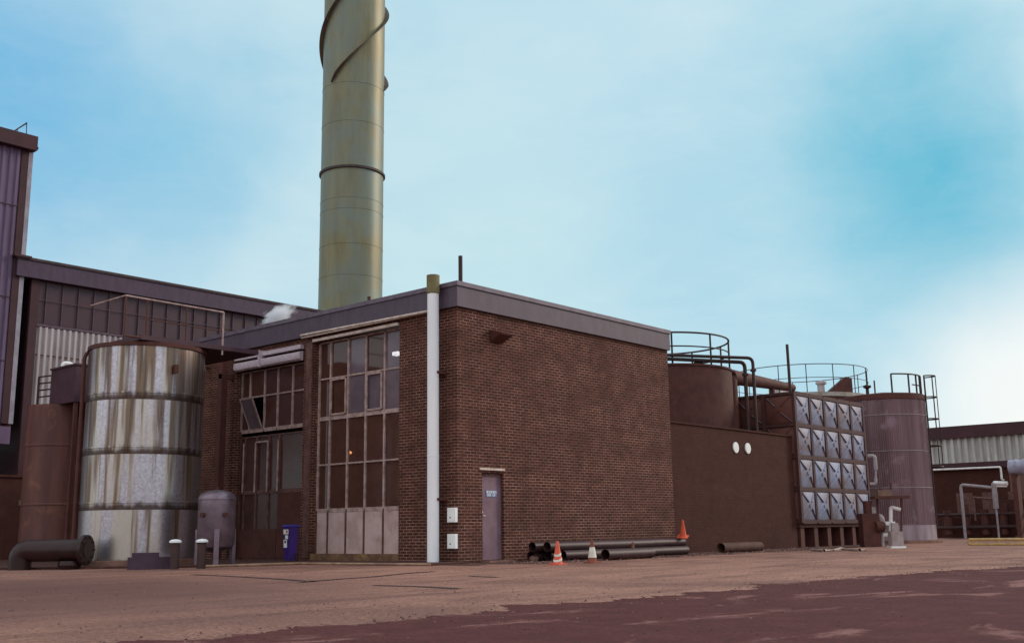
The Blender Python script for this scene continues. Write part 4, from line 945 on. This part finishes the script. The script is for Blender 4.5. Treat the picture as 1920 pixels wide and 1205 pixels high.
# ladder on the right flank
la = vq+math.radians(86)
L0 = Vector((QX+QR*math.cos(la), QY+QR*math.sin(la), 0)); o_ = Vector((math.cos(la), math.sin(la), 0)); s_ = Vector((-math.sin(la), math.cos(la), 0))
ztop = float(far(1740, 705, dq)[2]); zbot = 3.2
b = MB()
for sgn in (-1, 1): b.tube([L0+o_*.06+s_*sgn*.22+Vector((0, 0, .6)), L0+o_*.06+s_*sgn*.22+Vector((0, 0, ztop))], .03, 6)
z = .9
while z < zq: b.tube([L0+o_*.06-s_*.22+Vector((0, 0, z)), L0+o_*.06+s_*.22+Vector((0, 0, z))], .016, 6); z += .3
b.build('ladder', M['black'], t)
b = MB(); zs_ = [ztop-.02, ztop-.95, ztop-1.9, zbot+.9, zbot]
for z in zs_:
    pts = []
    for i in range(13):
        a = PI*i/12; pts.append(L0+o_*(.06+.46*math.sin(a))+s_*(-.36*math.cos(a))+Vector((0, 0, z)))
    b.tube(pts, .03, 6)
for i in (3, 6, 9):
    a = PI*i/12; q = L0+o_*(.06+.46*math.sin(a))+s_*(-.36*math.cos(a)); b.tube([q+Vector((0, 0, zbot)), q+Vector((0, 0, ztop))], .02, 6)
b.build('ladder_cage', M['black'], t)
b = MB(); rg = QR-.10; n2 = 20; a0, a1 = la-math.radians(72), la
pts = [(QX+rg*math.cos(a0+(a1-a0)*i/n2), QY+rg*math.sin(a0+(a1-a0)*i/n2), ztop) for i in range(n2+1)]; b.tube(pts, .035, 6)
pts2 = [(x, y, zq+(ztop-zq)*.45) for x, y, _ in pts[10:]]; b.tube(pts2, .028, 6)
b.build('guard_rail', M['black'], t)
for i in (0, 8, 13, 17, 20): x, y, _ = pts[i]; MB().tube([(x, y, zq-.02), (x, y, ztop)], .04, 6).build('rail_post', M['black'], t)

# ------------------------------------------------------------------ pump set between the panel tank and ribbed tank
DP = 41.5
def pf(x, y, d=DP): return Vector(far(x, y, d))
t = thing('pump_set', 'cluster of white lagged pipes and dark pump at the foot of the ribbed tank', 'pump', tuple(far(1660, 1027, DP)*np.array([1, 1, 0])))
b = MB(); b.tube(fillet([pf(1627, 855), pf(1640, 854), pf(1642, 880)], .12), .075, 10); b.tube(fillet([pf(1642, 896), pf(1642, 907), pf(1631, 907)], .1), .06, 10); b.tube([pf(1642, 880), pf(1642, 897)], .045, 8); b.build('overflow_pipe', M['grey_lag'], t)
b = MB(); b.tube(fillet([pf(1637, 950), pf(1638, 967), pf(1652, 968), pf(1655, 992)], .12), .11, 12); b.tube([pf(1655, 990), pf(1655, 1026)], .065, 10); b.build('suction_pipe', M['grey_lag'], t)
b = MB(); b.tube([pf(1648, 990)+Vector((0, 0, 0)), pf(1661, 990)], .10, 10); b.tube([pf(1656, 1003), pf(1682, 1000)], .075, 10); b.build('cross_pipe', M['lag'], t)
b = MB(); b.tube(fillet([pf(1670, 995), pf(1670, 950), pf(1689, 955)], .08), .065, 10); b.tube([pf(1674, 977), pf(1674, 984)], .09, 8); b.tube([pf(1663, 977), pf(1663, 984)], .08, 8); b.build('delivery_pipe', M['lag'], t)
b = MB(); a = pf(1676, 1000); c_ = pf(1676, 980); rt_ = Matrix.Rotation(-YAW, 3, 'Z')
b.obox((a+c_)/2, (.24, .3, (c_-a).length), rt_); b.build('motor', M['cabinet'], t)
b = MB(); a = pf(1633, 1026); c_ = pf(1636, 962); b.obox((a.x, a.y, c_.z/2), (.62, .5, c_.z), rt_); b.tube([(a.x-.1, a.y-.25, c_.z*.6), (a.x+.15, a.y-.45, c_.z*.6)], .2, 16); b.tube([Vector((a.x, a.y, c_.z)), Vector((a.x, a.y, c_.z+.45))], .17, 14); b.build('pump_body', M['dark'], t)
b = MB(); b.tube(fillet([pf(1618, 1012), pf(1626, 1015), pf(1628, 1026)], .05), .05, 8); b.tube([pf(1645, 1010), pf(1648, 1020)], .07, 8); b.build('drain_pipe', M['lag'], t)
a = pf(1668, 932); b = MB(); b.obox(a, (1.25, .6, .10), rt_); b.tube([pf(1690, 932), pf(1690, 1026)], .04, 6); b.tube([pf(1645, 932), pf(1645, 1026)], .04, 6); b.tube([pf(1670, 932), pf(1670, 905)], .035, 6); b.build('gantry', M['dark'], t)
a = pf(1656, 925); b = MB(); b.obox(a, (.5, .4, .24), rt_); b.build('gearbox', M['board'], t)
CBD = 39.0
t = thing('pump_cabinet', 'pale grey control cabinet standing on the ground before the ribbed tank', 'cabinet', tuple(far(1681, 1027, CBD)*np.array([1, 1, 0])))
a = pf(1681, 1027, CBD); c_ = pf(1681, 999, CBD)
b = MB(); b.obox((a.x, a.y, .06+c_.z/2), (.40, .38, c_.z-.0), rt_); b.build('casing', M['cabinet'], t)
b = MB(); b.obox((a.x, a.y, .03), (.5, .46, .06), rt_); b.build('plinth', M['white'], t)
b = MB(); b.obox(Vector((a.x, a.y, .06+c_.z/2))-Vector((_sy, _cy, 0))*.197, (.33, .01, c_.z*.86), rt_); b.build('cabinet_door', M['cabinet'], t)
hs = [at(x, y, 2, .03) for x, y in ((1522, 1030), (1545, 1032), (1563, 1030.5), (1578, 1028), (1592, 1029.5), (1612, 1031), (1622, 1030))]
b = MB(); b.tube([tuple(p) for p in hs], .03, 8); solo(b, 'hose', M['hose'], 'thin pale hose snaking on the ground in front of the panel tank', 'hose', tuple(hs[0]))

# ------------------------------------------------------------------ far right
b1_ = at(1750, 800, 0, 62); z_t = float(at(1835, 796, 0, 62)[2]); z_f = float(at(1835, 819, 0, 62)[2])
t = thing('warehouse', 'long low warehouse with dark roof edge and pale corrugated side in the distance', 'building', (62, -12, 0))
b = MB(); b.corr(1, -14, 20, 62, 0, z_f, .50, .20, out=-1); b.build('cladding', M['corrugated_right'], t)
b = MB(); b.box(61.6, 80, -14.2, 20.2, z_f, z_t); b.build('roof', M['tower_dark'], t)
b = MB(); b.box(62.15, 79.5, -13.8, 19.8, 0, z_f-.01); b.build('wall', M['dark'], t)
PXX = 44.0
z_p = float(at(1830, 866, 0, PXX)[2]); y_r = float(at(1893, 900, 0, PXX)[1]); y_l = float(at(1700, 900, 0, PXX)[1])
t = thing('pump_house', 'dark brown flat-roofed plant building behind white pipe frames', 'building', (PXX, y_r, 0))
b = MB(); b.box(PXX, PXX+6, y_r, y_l, 0, z_p-.35); b.build('wall', M['brick_dark'], t)
b = MB(); b.box(PXX-.15, PXX+6.1, y_r-.15, y_l+.1, z_p-.348, z_p); b.build('roof', M['tower_dark'], t)
q0 = at(1770, 925, 0, PXX); q1 = at(1795, 950, 0, PXX)
for k in range(3): MB().box(PXX-.03, PXX+.01, q1[1]-1.4*k-.9, q1[1]-1.4*k, q1[2]-.4, q0[2]).build('louvre', M['frame_dark'], t)
a0_, a1_ = at(1749, 880.5, 0, PXX-.3), at(1876, 875, 0, PXX-.3)
b = MB(); b.tube(fillet([a0_, a1_, a1_-np.array([0, 0, 0.7]), a1_-np.array([-.3, 0, .7])], .1), .055, 10)
solo(b, 'service_pipe', M['lag'], 'long straight white pipe running along the front of the plant building', 'pipe', tuple(a1_))
XF = 40.5
def pw_(x, y): return Vector(at(x, y, 0, XF))
t = thing('pipe_frame', 'white pipe arch standing in front of the dark plant building', 'pipe', (XF, pw_(1800, 960).y, 0))
a, c_, e = pw_(1801, 908), pw_(1864, 914), pw_(1868, 953)
b = MB(); b.tube(fillet([(a.x, a.y, 0), a, c_], .2), .08, 10); b.build('arch', M['grey_lag'], t)
b = MB(); b.tube([c_+Vector((0, 0, .25)), e], .13, 12); b.tube([e, (e.x, e.y, 0)], .055, 8); b.build('drop_pipe', M['grey_lag'], t)
b = MB(); q = pw_(1889, 906); b.tube(fillet([c_+Vector((0, -.05, .2)), (c_.x, c_.y-.05, q.z+.05), q], .12), .11, 10); b.tube([pw_(1868, 911), pw_(1888, 911)], .05, 8); b.build('branch', M['lag'], t)
b = MB(); b.tube([pw_(1825, 932), pw_(1862, 935)], .06, 8); b.tube([pw_(1825, 932), pw_(1825, 932)-Vector((0, 0, 1.2))], .05, 8); b.build('rail', M['frame_dark'], t)
a, c_ = pw_(1893, 876), Vector(at(1990, 876, 0, XF))
rv = float(at(1893, 862, 0, XF)[2]-at(1893, 890, 0, XF)[2])/2
t = thing('lagged_vessel', 'pale blue-grey lagged cylinder lying high at the right edge', 'vessel', (XF, a.y, 0))
b = MB(); b.tube([a, a-Vector((0, .02, 0)), c_], rv, 28)
for k in range(1, 4): y = a.y+(c_.y-a.y)*k/7; b.tube([(XF, y-.03, a.z), (XF, y+.03, a.z)], rv+.03, 28)
b.build('shell', M['bluegrey'], t)
for k in (.1, .5, .9): y = a.y+(c_.y-a.y)*k; MB().box(XF-.3, XF+.3, y-.12, y+.12, 0, a.z-rv*.9).build('stand', M['dark'], t)
# dark skid plant under the frames
a, c_ = pw_(1757, 1012), pw_(1935, 1012)
t = thing('skid_unit', 'dark brown pipework skid with tanks behind the yellow pipes', 'plant unit', (XF+1.2, c_.y, 0))
b = MB(); b.box(XF+.9, XF+2.8, c_.y, a.y, .1, 1.1); b.box(XF+1.0, XF+2.6, c_.y+.3, (a.y+c_.y)/2-.5, 1.102, 2.0); b.build('housing', M['dark'], t)
for k in range(5): y = c_.y+(a.y-c_.y)*(k+.5)/5; MB().tube([(XF+.6, y, .2), (XF+.6, y, 1.5+.3*(k % 2))], .22, 16).build('filter_vessel', M['dark'], t)
b = MB(); b.tube([(XF+.45, c_.y, 1.25), (XF+.45, a.y, 1.25)], .08, 10); b.tube([(XF+.4, c_.y, .6), (XF+.4, a.y, .55)], .1, 10); b.build('manifold', M['steel_pipe'], t)
yb0 = at(1815, 1018, 2, .14)
for k, (yy, zz, r_, lab) in enumerate(((1012, .42, .085, 'upper yellow pipe of the pair along the ground at right'), (1019, .16, .085, 'lower yellow pipe of the pair along the ground at right'))):
    pass
XY = 21.5
t = thing('yellow_barrier', 'low yellow double pipe barrier on the ground at the right edge', 'barrier', (XY, at(1815, 1015, 0, XY)[1], 0))
a, c_ = Vector(at(1816, 1011, 0, XY)), Vector(at(1990, 1009, 0, XY)); a2 = Vector(at(1816, 1020, 0, XY))
b = MB(); b.tube(fillet([(XY, c_.y, a.z), (XY, a.y, a.z), (XY, a.y, a2.z), (XY, c_.y, a2.z)], .1), .055, 10); b.build('rail', M['yellow'], t)
for k in range(4): y = a.y+(c_.y-a.y)*(k+.3)/4; MB().box(XY-.03, XY+.03, y-.03, y+.03, 0, a.z-.02).build('post', M['yellow'], t)

# ------------------------------------------------------------------ steam
def steam():
    m = bpy.data.materials.new('steam'); m.use_nodes = True; T = NT(m.node_tree); T.n.clear()
    o = T.new('ShaderNodeOutputMaterial'); v = T.new('ShaderNodeVolumePrincipled'); T.l.new(v.outputs[0], o.inputs['Volume'])
    v.inputs['Color'].default_value = (.97, .98, 1, 1); v.inputs['Anisotropy'].default_value = .1
    oc = T.new('ShaderNodeTexCoord').outputs['Object']
    ln = T.new('ShaderNodeVectorMath', operation='LENGTH'); T.put(ln.inputs[0], T.scale(oc, (1/1.0, 1/1.0, 1/1.0)))
    fall = T.math('SUBTRACT', 1.0, ln.outputs['Value'], clamp=True)
    n = T.noise(oc, 1.9, 5, .6, .5)
    d = T.math('MULTIPLY', T.math('SUBTRACT', T.math('ADD', T.math('MULTIPLY', n, 1.0), T.math('MULTIPLY', fall, .75)), .74, clamp=True), 30.0)
    T.put(v.inputs['Density'], d); return m
p = far(520, 592, 34.5)
b = MB(); prof = [(max(.001, math.sin(q)), -math.cos(q)) for q in np.linspace(0, PI, 13)]; b.lathe(0, 0, prof, 24)
o = b.build('steam_plume', steam()); o.location = tuple(p); o.scale = (.85, .6, .42); o.rotation_euler = (0, math.radians(-26), -YAW)
o['kind'] = 'stuff'; o['label'] = 'wisp of white steam drifting over the low roof'; o['category'] = 'steam'
